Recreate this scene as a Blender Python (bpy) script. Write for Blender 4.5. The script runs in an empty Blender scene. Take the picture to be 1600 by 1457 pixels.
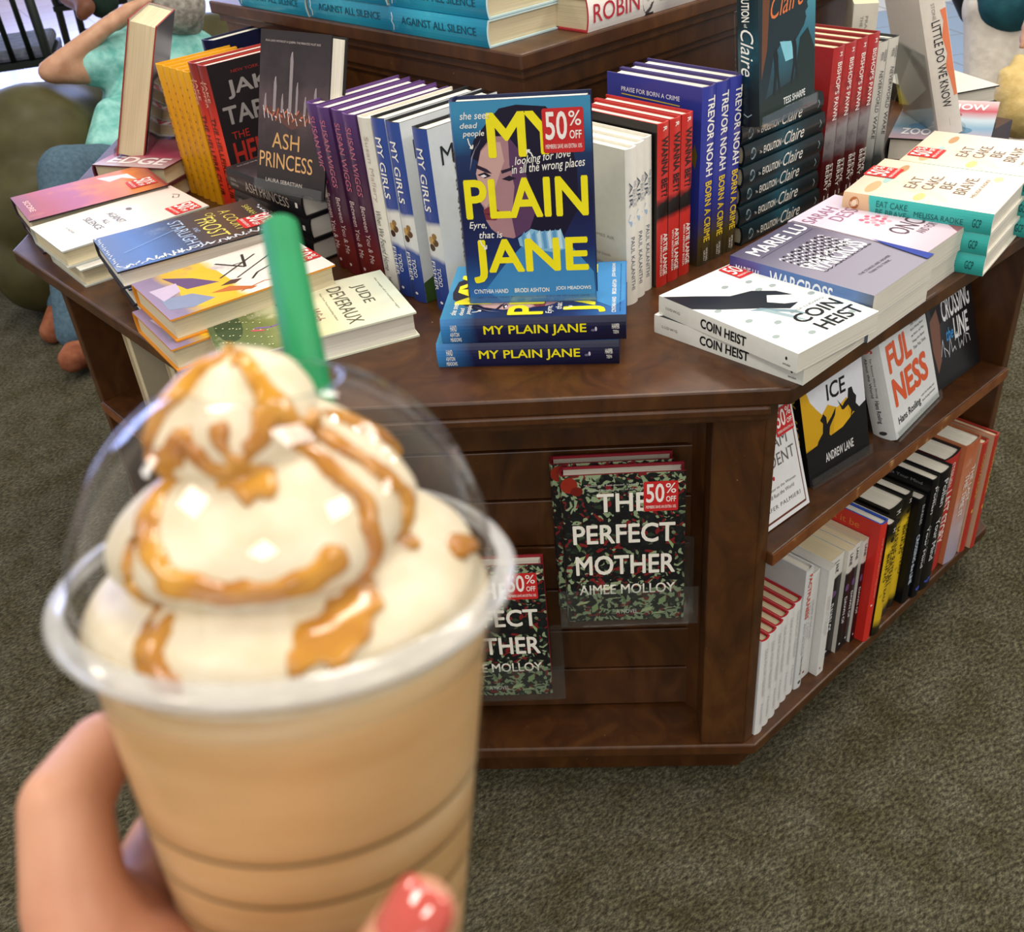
import bpy, math, random
import numpy as np
from mathutils import Vector, Matrix
random.seed(7)
S = bpy.context.scene; COL = S.collection
# ------------------------------------------------------------------ camera
FPX = 1587.54
RT = Vector((0.7716, -0.6350, -0.0)); 
def cam_axes():
    a, b, c = math.radians(50.73647489), math.radians(34.59021805), math.radians(-5.57405848)
    fw = Vector((math.cos(a)*math.cos(b), math.sin(a)*math.cos(b), -math.sin(b)))
    rt = Vector((math.sin(a), -math.cos(a), 0)); up = rt.cross(fw)
    return rt*math.cos(c)+up*math.sin(c), -rt*math.sin(c)+up*math.cos(c), fw
CR, CU, CF = cam_axes()
CZ = 1.2713; CAM = Vector((0, 0, CZ)); TZ = 0.69
def ray(x, y): return CR*((x-800)/FPX) - CU*((y-728.5)/FPX) + CF
def W(x, y, z):
    d = ray(x, y); return CAM + d*((z-CZ)/d.z)
def WX(x, y, X):
    d = ray(x, y); return CAM + d*(X/d.x)
def WY(x, y, Y):
    d = ray(x, y); return CAM + d*(Y/d.y)
def CD(x, y, dep): return CAM + ray(x, y)*dep
# ------------------------------------------------------------------ materials
def lin(h):
    if isinstance(h, str):
        h = h.lstrip('#'); h = [int(h[i:i+2], 16)/255 for i in (0, 2, 4)]
    return tuple((c/12.92 if c <= .04045 else ((c+.055)/1.055)**2.4) for c in h)+(1,)
_M = {}
def N(nt, t, **k):
    n = nt.nodes.new(t)
    for a, v in k.items():
        if a.startswith('i_'):
            n.inputs[a[2:].replace('_', ' ')].default_value = v
        else: setattr(n, a, v)
    return n
def new_mat(name, rough=.5, spec=.5):
    m = bpy.data.materials.new(name); m.use_nodes = True; nt = m.node_tree
    b = nt.nodes['Principled BSDF']; b.inputs['Roughness'].default_value = rough
    b.inputs['Specular IOR Level'].default_value = spec
    return m, nt, b
def C(h, rough=.5, spec=.3):
    k = (h, rough, spec)
    if k in _M: return _M[k]
    m, nt, b = new_mat('paint_'+h.lstrip('#'), rough, spec)
    tc = N(nt, 'ShaderNodeTexCoord'); no = N(nt, 'ShaderNodeTexNoise', i_Scale=90., i_Detail=3.)
    mx = N(nt, 'ShaderNodeMixRGB', blend_type='MULTIPLY'); mx.inputs[1].default_value = lin(h)
    rp = N(nt, 'ShaderNodeMapRange'); rp.inputs[3].default_value = .93; rp.inputs[4].default_value = 1.06
    nt.links.new(tc.outputs['Object'], no.inputs['Vector']); nt.links.new(no.outputs['Fac'], rp.inputs[0])
    nt.links.new(rp.outputs[0], mx.inputs[2]); mx.inputs[0].default_value = 1
    nt.links.new(mx.outputs[0], b.inputs['Base Color'])
    _M[k] = m; return m
def ramp(nt, stops, fac):
    r = N(nt, 'ShaderNodeValToRGB'); e = r.color_ramp.elements
    while len(e) < len(stops): e.new(.5)
    for i, (p, h) in enumerate(stops): e[i].position = p; e[i].color = lin(h)
    nt.links.new(fac, r.inputs[0]); return r
def cov(name, stops, size, axis='y', noise=None, rough=.32, spec=.38):
    """printed jacket: colour bands along one axis of the cover plus mottled print"""
    k = ('cov', name)
    if k in _M: return _M[k]
    m, nt, b = new_mat(name, rough, spec)
    tc = N(nt, 'ShaderNodeTexCoord'); sp = N(nt, 'ShaderNodeSeparateXYZ'); nt.links.new(tc.outputs['Object'], sp.inputs[0])
    mr = N(nt, 'ShaderNodeMath', operation='DIVIDE'); mr.inputs[1].default_value = size
    no = N(nt, 'ShaderNodeTexNoise', i_Scale=18., i_Detail=4.); nt.links.new(tc.outputs['Object'], no.inputs['Vector'])
    nt.links.new(sp.outputs[axis.upper()], mr.inputs[0])
    wob = N(nt, 'ShaderNodeMath', operation='MULTIPLY_ADD'); nt.links.new(no.outputs['Fac'], wob.inputs[0])
    wob.inputs[1].default_value = .16; nt.links.new(mr.outputs[0], wob.inputs[2])
    sb = N(nt, 'ShaderNodeMath', operation='SUBTRACT'); nt.links.new(wob.outputs[0], sb.inputs[0]); sb.inputs[1].default_value = .08
    r = ramp(nt, stops, sb.outputs[0]); out = r.outputs[0]
    if noise:
        sc, amt, hx, thr = noise
        n2 = N(nt, 'ShaderNodeTexNoise', i_Scale=sc, i_Detail=6., i_Roughness=.65); nt.links.new(tc.outputs['Object'], n2.inputs['Vector'])
        g = N(nt, 'ShaderNodeMapRange'); nt.links.new(n2.outputs['Fac'], g.inputs[0])
        g.inputs[1].default_value = thr; g.inputs[2].default_value = thr+.1; g.inputs[4].default_value = amt
        mx = N(nt, 'ShaderNodeMixRGB'); nt.links.new(g.outputs[0], mx.inputs[0]); nt.links.new(out, mx.inputs[1]); mx.inputs[2].default_value = lin(hx); out = mx.outputs[0]
    nt.links.new(out, b.inputs['Base Color']); _M[k] = m; return m
def pages_mat(name, h):
    k = ('pg', name)
    if k in _M: return _M[k]
    m, nt, b = new_mat(name, .8, .2)
    tc = N(nt, 'ShaderNodeTexCoord'); mp = N(nt, 'ShaderNodeMapping'); mp.inputs['Scale'].default_value = (6, 6, 1800)
    no = N(nt, 'ShaderNodeTexNoise', i_Scale=1., i_Detail=2.)
    nt.links.new(tc.outputs['Object'], mp.inputs[0]); nt.links.new(mp.outputs[0], no.inputs['Vector'])
    c = lin(h); r = ramp(nt, [(.3, '#000000'), (.7, '#ffffff')], no.outputs['Fac'])
    r.color_ramp.elements[0].color = (c[0]*.72, c[1]*.7, c[2]*.66, 1); r.color_ramp.elements[1].color = c
    nt.links.new(r.outputs[0], b.inputs['Base Color']); _M[k] = m; return m
PW = pages_mat('white_page_edges', '#e9e5da'); PC = pages_mat('cream_page_edges', '#dccfae')
def wood():
    m, nt, b = new_mat('stained_wood', .33, .5)
    tc = N(nt, 'ShaderNodeTexCoord'); mp = N(nt, 'ShaderNodeMapping'); mp.inputs['Scale'].default_value = (3, 3, 1.2); mp.inputs['Rotation'].default_value = (0, 0, .785)
    nt.links.new(tc.outputs['Object'], mp.inputs[0])
    wv = N(nt, 'ShaderNodeTexNoise', i_Scale=6., i_Detail=8., i_Roughness=.6, i_Distortion=1.5); nt.links.new(mp.outputs[0], wv.inputs['Vector'])
    r = ramp(nt, [(.25, '#301a0a'), (.5, '#472810'), (.8, '#5e3a18')], wv.outputs['Fac'])
    sp = N(nt, 'ShaderNodeTexNoise', i_Scale=160., i_Detail=4.); nt.links.new(tc.outputs['Object'], sp.inputs['Vector'])
    g = N(nt, 'ShaderNodeMapRange'); g.inputs[1].default_value = .74; g.inputs[2].default_value = .8; nt.links.new(sp.outputs['Fac'], g.inputs[0])
    mx = N(nt, 'ShaderNodeMixRGB'); nt.links.new(g.outputs[0], mx.inputs[0]); nt.links.new(r.outputs[0], mx.inputs[1]); mx.inputs[2].default_value = lin('#b08a68')
    nt.links.new(mx.outputs[0], b.inputs['Base Color'])
    n3 = N(nt, 'ShaderNodeTexNoise', i_Scale=9., i_Detail=3.); nt.links.new(tc.outputs['Object'], n3.inputs['Vector'])
    g2 = N(nt, 'ShaderNodeMapRange'); g2.inputs[3].default_value = .26; g2.inputs[4].default_value = .46; nt.links.new(n3.outputs['Fac'], g2.inputs[0])
    nt.links.new(g2.outputs[0], b.inputs['Roughness']); return m
WOOD = wood()
def edge_wood():
    m, nt, b = new_mat('worn_wood_edge', .4, .5)
    tc = N(nt, 'ShaderNodeTexCoord'); n = N(nt, 'ShaderNodeTexNoise', i_Scale=35., i_Detail=6.); nt.links.new(tc.outputs['Object'], n.inputs['Vector'])
    r = ramp(nt, [(.35, '#6b3a1a'), (.62, '#7d4a24'), (.72, '#b58a5c')], n.outputs['Fac']); nt.links.new(r.outputs[0], b.inputs['Base Color']); return m
EDGE = edge_wood()
def carpet():
    m, nt, b = new_mat('green_grey_loop_carpet', 1., .05)
    tc = N(nt, 'ShaderNodeTexCoord'); mp = N(nt, 'ShaderNodeMapping'); mp.inputs['Rotation'].default_value = (0, 0, .72); mp.inputs['Scale'].default_value = (1, 2.0, 1)
    nt.links.new(tc.outputs['Object'], mp.inputs[0])
    n = N(nt, 'ShaderNodeTexNoise', i_Scale=105., i_Detail=5., i_Roughness=.8); nt.links.new(mp.outputs[0], n.inputs['Vector'])
    r = ramp(nt, [(.32, '#24231a'), (.45, '#454237'), (.55, '#636050'), (.7, '#8f8b72')], n.outputs['Fac'])
    n2 = N(nt, 'ShaderNodeTexNoise', i_Scale=14., i_Detail=4.); nt.links.new(tc.outputs['Object'], n2.inputs['Vector'])
    r2 = ramp(nt, [(.3, '#c9c4b0'), (.7, '#ffffff')], n2.outputs['Fac'])
    mx = N(nt, 'ShaderNodeMixRGB', blend_type='MULTIPLY'); mx.inputs[0].default_value = 1
    nt.links.new(r.outputs[0], mx.inputs[1]); nt.links.new(r2.outputs[0], mx.inputs[2]); nt.links.new(mx.outputs[0], b.inputs['Base Color'])
    bp = N(nt, 'ShaderNodeBump', i_Strength=.8, i_Distance=.004); nt.links.new(n.outputs['Fac'], bp.inputs['Height']); nt.links.new(bp.outputs[0], b.inputs['Normal'])
    return m
def tiles(name, c1, c2, scale, rot, rough, grout='#6d7480'):
    m, nt, b = new_mat(name, rough, .5)
    tc = N(nt, 'ShaderNodeTexCoord'); mp = N(nt, 'ShaderNodeMapping'); mp.inputs['Rotation'].default_value = (0, 0, rot)
    nt.links.new(tc.outputs['Object'], mp.inputs[0])
    ck = N(nt, 'ShaderNodeTexChecker', i_Scale=scale/4.); ck.inputs[1].default_value = lin(c1); ck.inputs[2].default_value = lin(c2); nt.links.new(mp.outputs[0], ck.inputs[0])
    br = N(nt, 'ShaderNodeTexBrick', i_Scale=scale, offset=0.); br.inputs['Mortar Size'].default_value = .012; br.inputs['Brick Width'].default_value = 1.; br.inputs['Row Height'].default_value = 1.
    nt.links.new(mp.outputs[0], br.inputs['Vector'])
    mx = N(nt, 'ShaderNodeMixRGB'); nt.links.new(br.outputs['Fac'], mx.inputs[0]); nt.links.new(ck.outputs[0], mx.inputs[1]); mx.inputs[2].default_value = lin(grout)
    nt.links.new(mx.outputs[0], b.inputs['Base Color']); return m
def clear(name, tint='#ffffff', gloss=1., rough=.02, haze=0.):
    m = bpy.data.materials.new(name); m.use_nodes = True; nt = m.node_tree; nt.nodes.clear()
    o = N(nt, 'ShaderNodeOutputMaterial'); t = N(nt, 'ShaderNodeBsdfTransparent'); t.inputs[0].default_value = lin(tint)
    g = N(nt, 'ShaderNodeBsdfGlossy'); g.inputs['Roughness'].default_value = rough
    lw = N(nt, 'ShaderNodeLayerWeight'); lw.inputs[0].default_value = .5
    pw = N(nt, 'ShaderNodeMath', operation='POWER'); pw.inputs[1].default_value = 4.; nt.links.new(lw.outputs['Facing'], pw.inputs[0])
    f = N(nt, 'ShaderNodeMath', operation='MULTIPLY_ADD'); f.inputs[1].default_value = .9; f.inputs[2].default_value = .045; nt.links.new(pw.outputs[0], f.inputs[0])
    mu = N(nt, 'ShaderNodeMath', operation='MULTIPLY'); mu.inputs[1].default_value = gloss; mu.use_clamp = True
    mx = N(nt, 'ShaderNodeMixShader'); L = nt.links.new
    L(f.outputs[0], mu.inputs[0]); L(mu.outputs[0], mx.inputs[0]); L(t.outputs[0], mx.inputs[1]); L(g.outputs[0], mx.inputs[2])
    out = mx.outputs[0]
    if haze:
        d = N(nt, 'ShaderNodeBsdfDiffuse'); m2 = N(nt, 'ShaderNodeMixShader'); m2.inputs[0].default_value = haze
        no = N(nt, 'ShaderNodeTexNoise', i_Scale=60., i_Detail=3.); tc = N(nt, 'ShaderNodeTexCoord'); L(tc.outputs['Object'], no.inputs['Vector'])
        r = N(nt, 'ShaderNodeMapRange'); r.inputs[3].default_value = haze*.4; r.inputs[4].default_value = haze*1.6; L(no.outputs['Fac'], r.inputs[0]); L(r.outputs[0], m2.inputs[0])
        L(out, m2.inputs[1]); L(d.outputs[0], m2.inputs[2]); out = m2.outputs[0]
    L(out, o.inputs[0]); return m
ACR = clear('clear_acrylic', '#f6f8f8', 1., .04, .012)
def fabric(name, h1, h2, scale=60., rough=.9, bump=.3):
    m, nt, b = new_mat(name, rough, .2)
    tc = N(nt, 'ShaderNodeTexCoord'); n = N(nt, 'ShaderNodeTexNoise', i_Scale=scale, i_Detail=6.); nt.links.new(tc.outputs['Object'], n.inputs['Vector'])
    r = ramp(nt, [(.35, h1), (.65, h2)], n.outputs['Fac']); nt.links.new(r.outputs[0], b.inputs['Base Color'])
    bp = N(nt, 'ShaderNodeBump', i_Strength=bump, i_Distance=.01); nt.links.new(n.outputs['Fac'], bp.inputs['Height']); nt.links.new(bp.outputs[0], b.inputs['Normal']); return m
def skin(name, h1, h2):
    m, nt, b = new_mat(name, .45, .4)
    tc = N(nt, 'ShaderNodeTexCoord'); n = N(nt, 'ShaderNodeTexNoise', i_Scale=25., i_Detail=5.); nt.links.new(tc.outputs['Object'], n.inputs['Vector'])
    r = ramp(nt, [(.3, h1), (.7, h2)], n.outputs['Fac']); nt.links.new(r.outputs[0], b.inputs['Base Color'])
    b.inputs['Subsurface Weight'].default_value = .15; b.inputs['Subsurface Radius'].default_value = (.01, .004, .002)
    n2 = N(nt, 'ShaderNodeTexNoise', i_Scale=400., i_Detail=3.); nt.links.new(tc.outputs['Object'], n2.inputs['Vector'])
    bp = N(nt, 'ShaderNodeBump', i_Strength=.15, i_Distance=.001); nt.links.new(n2.outputs['Fac'], bp.inputs['Height']); nt.links.new(bp.outputs[0], b.inputs['Normal']); return m
# ------------------------------------------------------------------ mesh builder
class MB:
    def __init__(s): s.v = []; s.f = []; s.m = []; s.ms = []
    def mi(s, m):
        if m not in s.ms: s.ms.append(m)
        return s.ms.index(m)
    def add(s, vs, fs, m):
        o = len(s.v); s.v += [tuple(v) for v in vs]; i = s.mi(m)
        for f in fs: s.f.append([a+o for a in f]); s.m.append(i)
    def box(s, x0, y0, z0, x1, y1, z1, m, mat=None):
        vs = [Vector(p) for p in ((x0,y0,z0),(x1,y0,z0),(x1,y1,z0),(x0,y1,z0),(x0,y0,z1),(x1,y0,z1),(x1,y1,z1),(x0,y1,z1))]
        if mat: vs = [mat @ v for v in vs]
        s.add(vs, [(3,2,1,0),(4,5,6,7),(0,1,5,4),(1,2,6,5),(2,3,7,6),(3,0,4,7)], m)
    def prism(s, poly, z0, z1, m, mat=None):   # ccw xy polygon
        n = len(poly); vs = [Vector((x, y, z0)) for x, y in poly]+[Vector((x, y, z1)) for x, y in poly]
        if mat: vs = [mat @ v for v in vs]
        s.add(vs, [list(range(n))[::-1], list(range(n, 2*n))]+[(i, (i+1) % n, n+(i+1) % n, n+i) for i in range(n)], m)
    def tube(s, pts, rs, m, seg=10, cap=True):
        pts = [Vector(p) for p in pts]
        if not hasattr(rs, '__len__'): rs = [rs]*len(pts)
        rings = []; prev = None; vs = []
        for i, p in enumerate(pts):
            t = (pts[min(i+1, len(pts)-1)]-pts[max(i-1, 0)]).normalized()
            a = t.orthogonal().normalized() if prev is None else (prev - t*prev.dot(t)).normalized()
            prev = a; b = t.cross(a)
            for k in range(seg):
                an = 2*math.pi*k/seg; vs.append(p+(a*math.cos(an)+b*math.sin(an))*rs[i])
        fs = [(i*seg+k, i*seg+(k+1) % seg, (i+1)*seg+(k+1) % seg, (i+1)*seg+k) for i in range(len(pts)-1) for k in range(seg)]
        if cap: fs += [list(range(seg))[::-1], list(range((len(pts)-1)*seg, len(pts)*seg))]
        s.add(vs, fs, m)
    def lathe(s, prof, m, seg=64, mat=None, close=False):
        vs = [Vector((r*math.cos(2*math.pi*k/seg), r*math.sin(2*math.pi*k/seg), z)) for r, z in prof for k in range(seg)]
        if mat: vs = [mat @ v for v in vs]
        fs = [(i*seg+k, i*seg+(k+1) % seg, (i+1)*seg+(k+1) % seg, (i+1)*seg+k) for i in range(len(prof)-1) for k in range(seg)]
        s.add(vs, fs, m)
    def mesh(s, name, smooth=False):
        me = bpy.data.meshes.new(name); me.from_pydata(s.v, [], s.f)
        for m in s.ms: me.materials.append(m)
        me.polygons.foreach_set('material_index', s.m)
        if smooth: me.polygons.foreach_set('use_smooth', [True]*len(s.f))
        me.update(); return me
    def build(s, name, parent=None, smooth=False, kind=None, bevel=0):
        o = bpy.data.objects.new(name, s.mesh(name, smooth)); COL.objects.link(o); o.parent = parent
        if kind: o['kind'] = kind
        if bevel:
            b = o.modifiers.new('soft_edges', 'BEVEL'); b.width = bevel; b.segments = 2; b.limit_method = 'ANGLE'
        return o
def empty(name, loc=(0,0,0), rot=None, label=None, cat=None, group=None):
    o = bpy.data.objects.new(name, None); COL.objects.link(o)
    o.empty_display_size = .03
    o.matrix_world = Matrix.Translation(Vector(loc)) @ (rot.to_4x4() if rot else Matrix.Identity(4))
    return tag(o, label, cat, group)
def tag(o, label=None, cat=None, group=None, kind=None):
    if label: o['label'] = label
    if cat: o['category'] = cat
    if group: o['group'] = group
    if kind: o['kind'] = kind
    return o
def frame(ex, ey, ez): return Matrix((ex, ey, ez)).transposed()
# organic form: tapered limbs fused to one skin
def blob(name, caps, mat, voxel, parent=None, smooth=4, extra=()):
    b = MB()
    for cp in caps:
        p0, r0, p1, r1 = cp[:4]; p0 = Vector(p0); p1 = Vector(p1); d = p1-p0; L = max(d.length, 1e-5); t = d/L
        a = t.orthogonal().normalized(); c = t.cross(a); seg = 16; prof = []
        for i in range(7):
            an = math.pi/2*i/6; prof.append((-r0*math.cos(an), r0*math.sin(an)))
        for i in range(1, 7):
            an = math.pi/2*i/6
            if i == 1: prof.append((L, r1))
            prof.append((L+r1*math.sin(an), r1*math.cos(an)))
        prof[0] = (-r0, 1e-4); prof[-1] = (L+r1, 1e-4)
        sq = cp[4] if len(cp) > 4 else None
        vs = []
        for (h, r) in prof:
            for k in range(seg):
                an = 2*math.pi*k/seg; off = (a*math.cos(an)+c*math.sin(an))*r+t*(h if h < 0 else max(0, h-L) if h > L else 0)
                if sq:   # flatten along a direction
                    n, fct = sq; n = Vector(n).normalized(); off = off - n*off.dot(n)*(1-fct)
                vs.append(p0+t*min(max(h, 0), L)+off)
        n = len(prof)
        b.add(vs, [(i*seg+k, i*seg+(k+1) % seg, (i+1)*seg+(k+1) % seg, (i+1)*seg+k) for i in range(n-1) for k in range(seg)]+[list(range(seg))[::-1], list(range((n-1)*seg, n*seg))], mat)
    o = b.build(name, None, True)
    r = o.modifiers.new('fuse', 'REMESH'); r.mode = 'VOXEL'; r.voxel_size = voxel; r.use_smooth_shade = True
    sm = o.modifiers.new('relax', 'SMOOTH'); sm.factor = .6; sm.iterations = smooth
    bpy.context.view_layer.update(); dg = bpy.context.evaluated_depsgraph_get()
    me = bpy.data.meshes.new_from_object(o.evaluated_get(dg)); me.name = name
    o.modifiers.clear(); old = o.data; o.data = me; bpy.data.meshes.remove(old)
    if not me.materials: me.materials.append(mat)
    me.polygons.foreach_set('use_smooth', [True]*len(me.polygons))
    o.parent = parent
    if parent: o.matrix_parent_inverse = parent.matrix_world.inverted()
    return o
# ------------------------------------------------------------------ lettering
_T = {}
def glyphs(body, bold=0., shear=0., space=1.):
    k = (body, bold, shear, space)
    if k in _T: return _T[k]
    cu = bpy.data.curves.new('lettering', 'FONT'); cu.body = body; cu.size = 1; cu.shear = shear
    cu.space_character = space; cu.resolution_u = 2 if len(body) > 14 else 3; cu.fill_mode = 'FRONT'
    o = bpy.data.objects.new('lettering', cu); COL.objects.link(o)
    bpy.context.view_layer.update(); dg = bpy.context.evaluated_depsgraph_get()
    me = o.evaluated_get(dg).to_mesh()
    v = [tuple(x.co[:2]) for x in me.vertices]; f = [list(p.vertices) for p in me.polygons if len(p.vertices) > 2]
    o.evaluated_get(dg).to_mesh_clear(); bpy.data.objects.remove(o); bpy.data.curves.remove(cu)
    # consistent winding up
    ff = []
    for q in f:
        a = sum(v[q[i]][0]*v[q[(i+1) % len(q)]][1]-v[q[(i+1) % len(q)]][0]*v[q[i]][1] for i in range(len(q)))
        ff.append(q if a > 0 else q[::-1])
    if bold and v:    # heavier strokes: the outline repeated around itself
        n0 = len(v); dirs = [(math.cos(a*math.pi/3), math.sin(a*math.pi/3)) for a in range(6)] if len(body) < 16 else [(1, 0), (-1, 0), (0, 1), (0, -1)]
        v0, f0 = list(v), list(ff)
        for dx, dy in dirs:
            o_ = len(v); v += [(x+dx*bold*.55, y+dy*bold*.55) for x, y in v0]; ff += [[i+o_ for i in q_] for q_ in f0]
    xs = [p[0] for p in v] or [0, 1]; ys = [p[1] for p in v] or [0, 1]
    x0, x1, y0, y1 = min(xs), max(xs), min(ys), max(ys)
    n_ = max(1, len(v)//(7 if len(body) < 16 else 5)) if bold else len(v)+1
    v = [((x-x0)/max(x1-x0, 1e-6), (y-y0)/max(y1-y0, 1e-6), i_//n_) for i_, (x, y) in enumerate(v)]
    _T[k] = (v, ff, (x1-x0)/max(y1-y0, 1e-6)); return _T[k]
def homog(src, dst):
    A = []; B = []
    for (x, y), (u, v) in zip(src, dst):
        A.append([x, y, 1, 0, 0, 0, -u*x, -u*y]); B.append(u)
        A.append([0, 0, 0, x, y, 1, -v*x, -v*y]); B.append(v)
    h = np.linalg.solve(np.array(A, float), np.array(B, float))
    def fn(x, y):
        w = h[6]*x+h[7]*y+1; return ((h[0]*x+h[1]*y+h[2])/w, (h[3]*x+h[4]*y+h[5])/w)
    return fn
# ------------------------------------------------------------------ books
def put_items(items, fn, normal_flip=False):
    """items -> (artwork MB, lettering MB); fn(u,v,layer)->point"""
    art, txt = MB(), MB()
    na = nt = 0
    for it in items:
        if it[0] == 'p':
            pts = [fn(u, v, 1+na*.12) for u, v in it[2]]
            art.add(pts, [list(range(len(pts)))], C(it[1], .35)); na += 1
        elif it[0] == 'e':    # ellipse u,v,ru,rv
            _, c, u, v, ru, rv = it
            pts = [fn(u+ru*math.cos(a*math.pi/8), v+rv*math.sin(a*math.pi/8), 1+na*.12) for a in range(16)]
            art.add(pts, [list(range(16))], C(c, .35)); na += 1
        elif it[0] == 'l':    # line of width w
            _, c, w, P = it
            for (a, b), (d, e) in zip(P[:-1], P[1:]):
                L = math.hypot(d-a, e-b) or 1; nx, ny = -(e-b)/L*w/2, (d-a)/L*w/2
                pts = [fn(a+nx, b+ny, 1+na*.12), fn(a-nx, b-ny, 1+na*.12), fn(d-nx, e-ny, 1+na*.12), fn(d+nx, e+ny, 1+na*.12)]
                art.add(pts, [(0, 1, 2, 3)], C(c, .35))
            na += 1
        else:
            _, body, c, u0, v0, u1, v1 = it[:7]; op = it[7] if len(it) > 7 else {}
            v, f, asp = glyphs(body, op.get('b', 0), op.get('sh', 0), op.get('sp', 1))
            sl = op.get('tilt', 0)
            txt.add([fn(u0+(u1-u0)*x, v0+(v1-v0)*y+sl*x, 3.2+.07*kk) for x, y, kk in v], f, C(c, .35))
    return art, txt
STK = [('p', '#c92a2c', [(.04, 0), (.96, 0), (1, .04), (1, .96), (.96, 1), (.04, 1), (0, .96), (0, .04)]),
       ('t', '50', '#f6efe9', .07, .3, .6, .93, dict(b=.03)), ('t', '%', '#f6efe9', .64, .6, .94, .93, dict(b=.01)),
       ('t', 'OFF', '#f6efe9', .65, .31, .94, .5, dict(b=.03)), ('t', "MEMBERS SAVE AN EXTRA 10%", '#f6efe9', .06, .1, .94, .2, dict(b=.01))]
_B = {}
def spine_x(b, t): return -b*(1-(2*t-1)**2)
def book_parts(kn, W_, H, T):
    key = (kn, round(W_, 3), round(H, 3), round(T, 4))
    if key in _B: return _B[key]
    k = K[kn]; hc = k.get('hc', True); bt = .0024 if hc else .0006; bul = min(.0035, T*.13) if hc else .0004
    fr, sp, bk = k['front'], k['spine'], k['back']; edge = k.get('board', bk); inn = k.get('inner', edge)
    fr = fr(W_, H) if callable(fr) else fr; sp = sp(W_, H) if callable(sp) else sp; bk = bk(W_, H) if callable(bk) else bk
    out = []
    b = MB(); n = 8; hx = .0
    prof = [(hx+spine_x(bul, i/n), T*i/n) for i in range(n+1)]          # spine, bottom to top
    prof_o = [(W_, 0)]+prof+[(W_, T)]
    prof_i = [(W_, bt)]+[(bt+spine_x(bul, i/n)*.8, bt+(T-2*bt)*i/n) for i in range(n+1)]+[(W_, T-bt)]
    m = len(prof_o)
    vs = [(x, 0, z) for x, z in prof_o]+[(x, H, z) for x, z in prof_o]+[(x, 0, z) for x, z in prof_i]+[(x, H, z) for x, z in prof_i]
    for i in range(m-1):
        mt = bk if i == 0 else fr if i == m-2 else sp
        b.add([vs[i], vs[m+i], vs[m+i+1], vs[i+1]], [(0, 1, 2, 3)], mt)
        b.add([vs[2*m+i], vs[3*m+i], vs[3*m+i+1], vs[2*m+i+1]], [(3, 2, 1, 0)], inn)
        b.add([vs[i], vs[i+1], vs[2*m+i+1], vs[2*m+i]], [(0, 1, 2, 3)], edge)
        b.add([vs[m+i], vs[m+i+1], vs[3*m+i+1], vs[3*m+i]], [(3, 2, 1, 0)], edge)
    b.add([vs[0], vs[m], vs[3*m], vs[2*m]], [(3, 2, 1, 0)], edge); b.add([vs[m-1], vs[2*m-1], vs[4*m-1], vs[3*m-1]], [(0, 1, 2, 3)], edge)
    out.append(('dust_jacket' if hc else 'paper_cover', b.mesh('book_cover'), None))
    g = .0035 if hc else .0002; p = MB(); c0 = bt+.0002; npz = 6
    pr = [(bt*1.2, c0), ]
    pr += [(W_-g-(.0022*(1-(2*i/npz-1)**2) if hc else 0), c0+(T-2*c0)*i/npz) for i in range(npz+1)]+[(bt*1.2, T-c0)]
    pm = k.get('pages', PW); q = len(pr)
    p.add([(x, g, z) for x, z in pr]+[(x, H-g, z) for x, z in pr], [list(range(q)), list(range(q, 2*q))[::-1]]+[(i, q+i, q+(i+1) % q, (i+1) % q) for i in range(q)], pm)
    out.append(('page_block', p.mesh('page_block'), None))
    L = .00012
    for tagn, items, fn in (('front', k.get('F', []), lambda u, v, l: (u*W_, v*H, T+L*l)),
                            ('spine', k.get('S', []), lambda s, t, l: (spine_x(bul, min(max(t, 0), 1) if l < 3 else .5+(t-.5)*.3)-L*l-.0001, (1-s)*H, t*T)),
                            ('back', k.get('B', []), lambda u, v, l: ((1-u)*W_, v*H, -L*l))):
        if not items: continue
        a, t = put_items(items, fn)
        if a.f: out.append(({'front': 'cover_artwork', 'spine': 'spine_artwork', 'back': 'back_artwork'}[tagn], a.mesh('artwork'), None))
        if t.f: out.append(({'front': 'cover_lettering', 'spine': 'spine_lettering', 'back': 'back_lettering'}[tagn], t.mesh('lettering'), None))
    _B[key] = out; return out
_ST = []
def sticker(root, W_, H, T, u, v, w, rot=0):
    """square red sale sticker glued to the front cover; u,v centre; w metres"""
    if not _ST:
        b, t = put_items(STK, lambda x, y, l: (x-.5, (y-.5)*1.06, l*.0012))
        _ST.extend([b.mesh('sticker'), t.mesh('sticker_lettering')])
    o = bpy.data.objects.new('sale_sticker', _ST[0]); COL.objects.link(o); o.parent = root
    o.location = (u*W_, v*H, T+.0006); o.rotation_euler = (0, 0, rot); o.scale = (w, w, .15)
    o['label'] = 'red and white fifty percent off sticker'
    t = bpy.data.objects.new('sticker_lettering', _ST[1]); COL.objects.link(t); t.parent = o
BOOKS = []
def book(kn, org, ey, ez, label, group=None, W_=None, H=None, T=None, st=None):
    k = K[kn]; W_ = W_ or k['W']; H = H or k['H']; T = T or k['T']
    ey = Vector(ey).normalized(); ez = Vector(ez); ez = (ez-ey*ez.dot(ey)).normalized(); ex = ey.cross(ez)
    org = Vector(org)
    r = empty('hardcover_book' if k.get('hc', True) else 'paperback_book', org, frame(ex, ey, ez), label, 'book', group)
    for n, me, _ in book_parts(kn, W_, H, T):
        o = bpy.data.objects.new(n, me); COL.objects.link(o); o.parent = r
    st = st or k.get('st')
    if st: sticker(r, W_, H, T, *st)
    BOOKS.append((kn, r, W_, H, T)); return r
Z3 = Vector((0, 0, 1))
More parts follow.
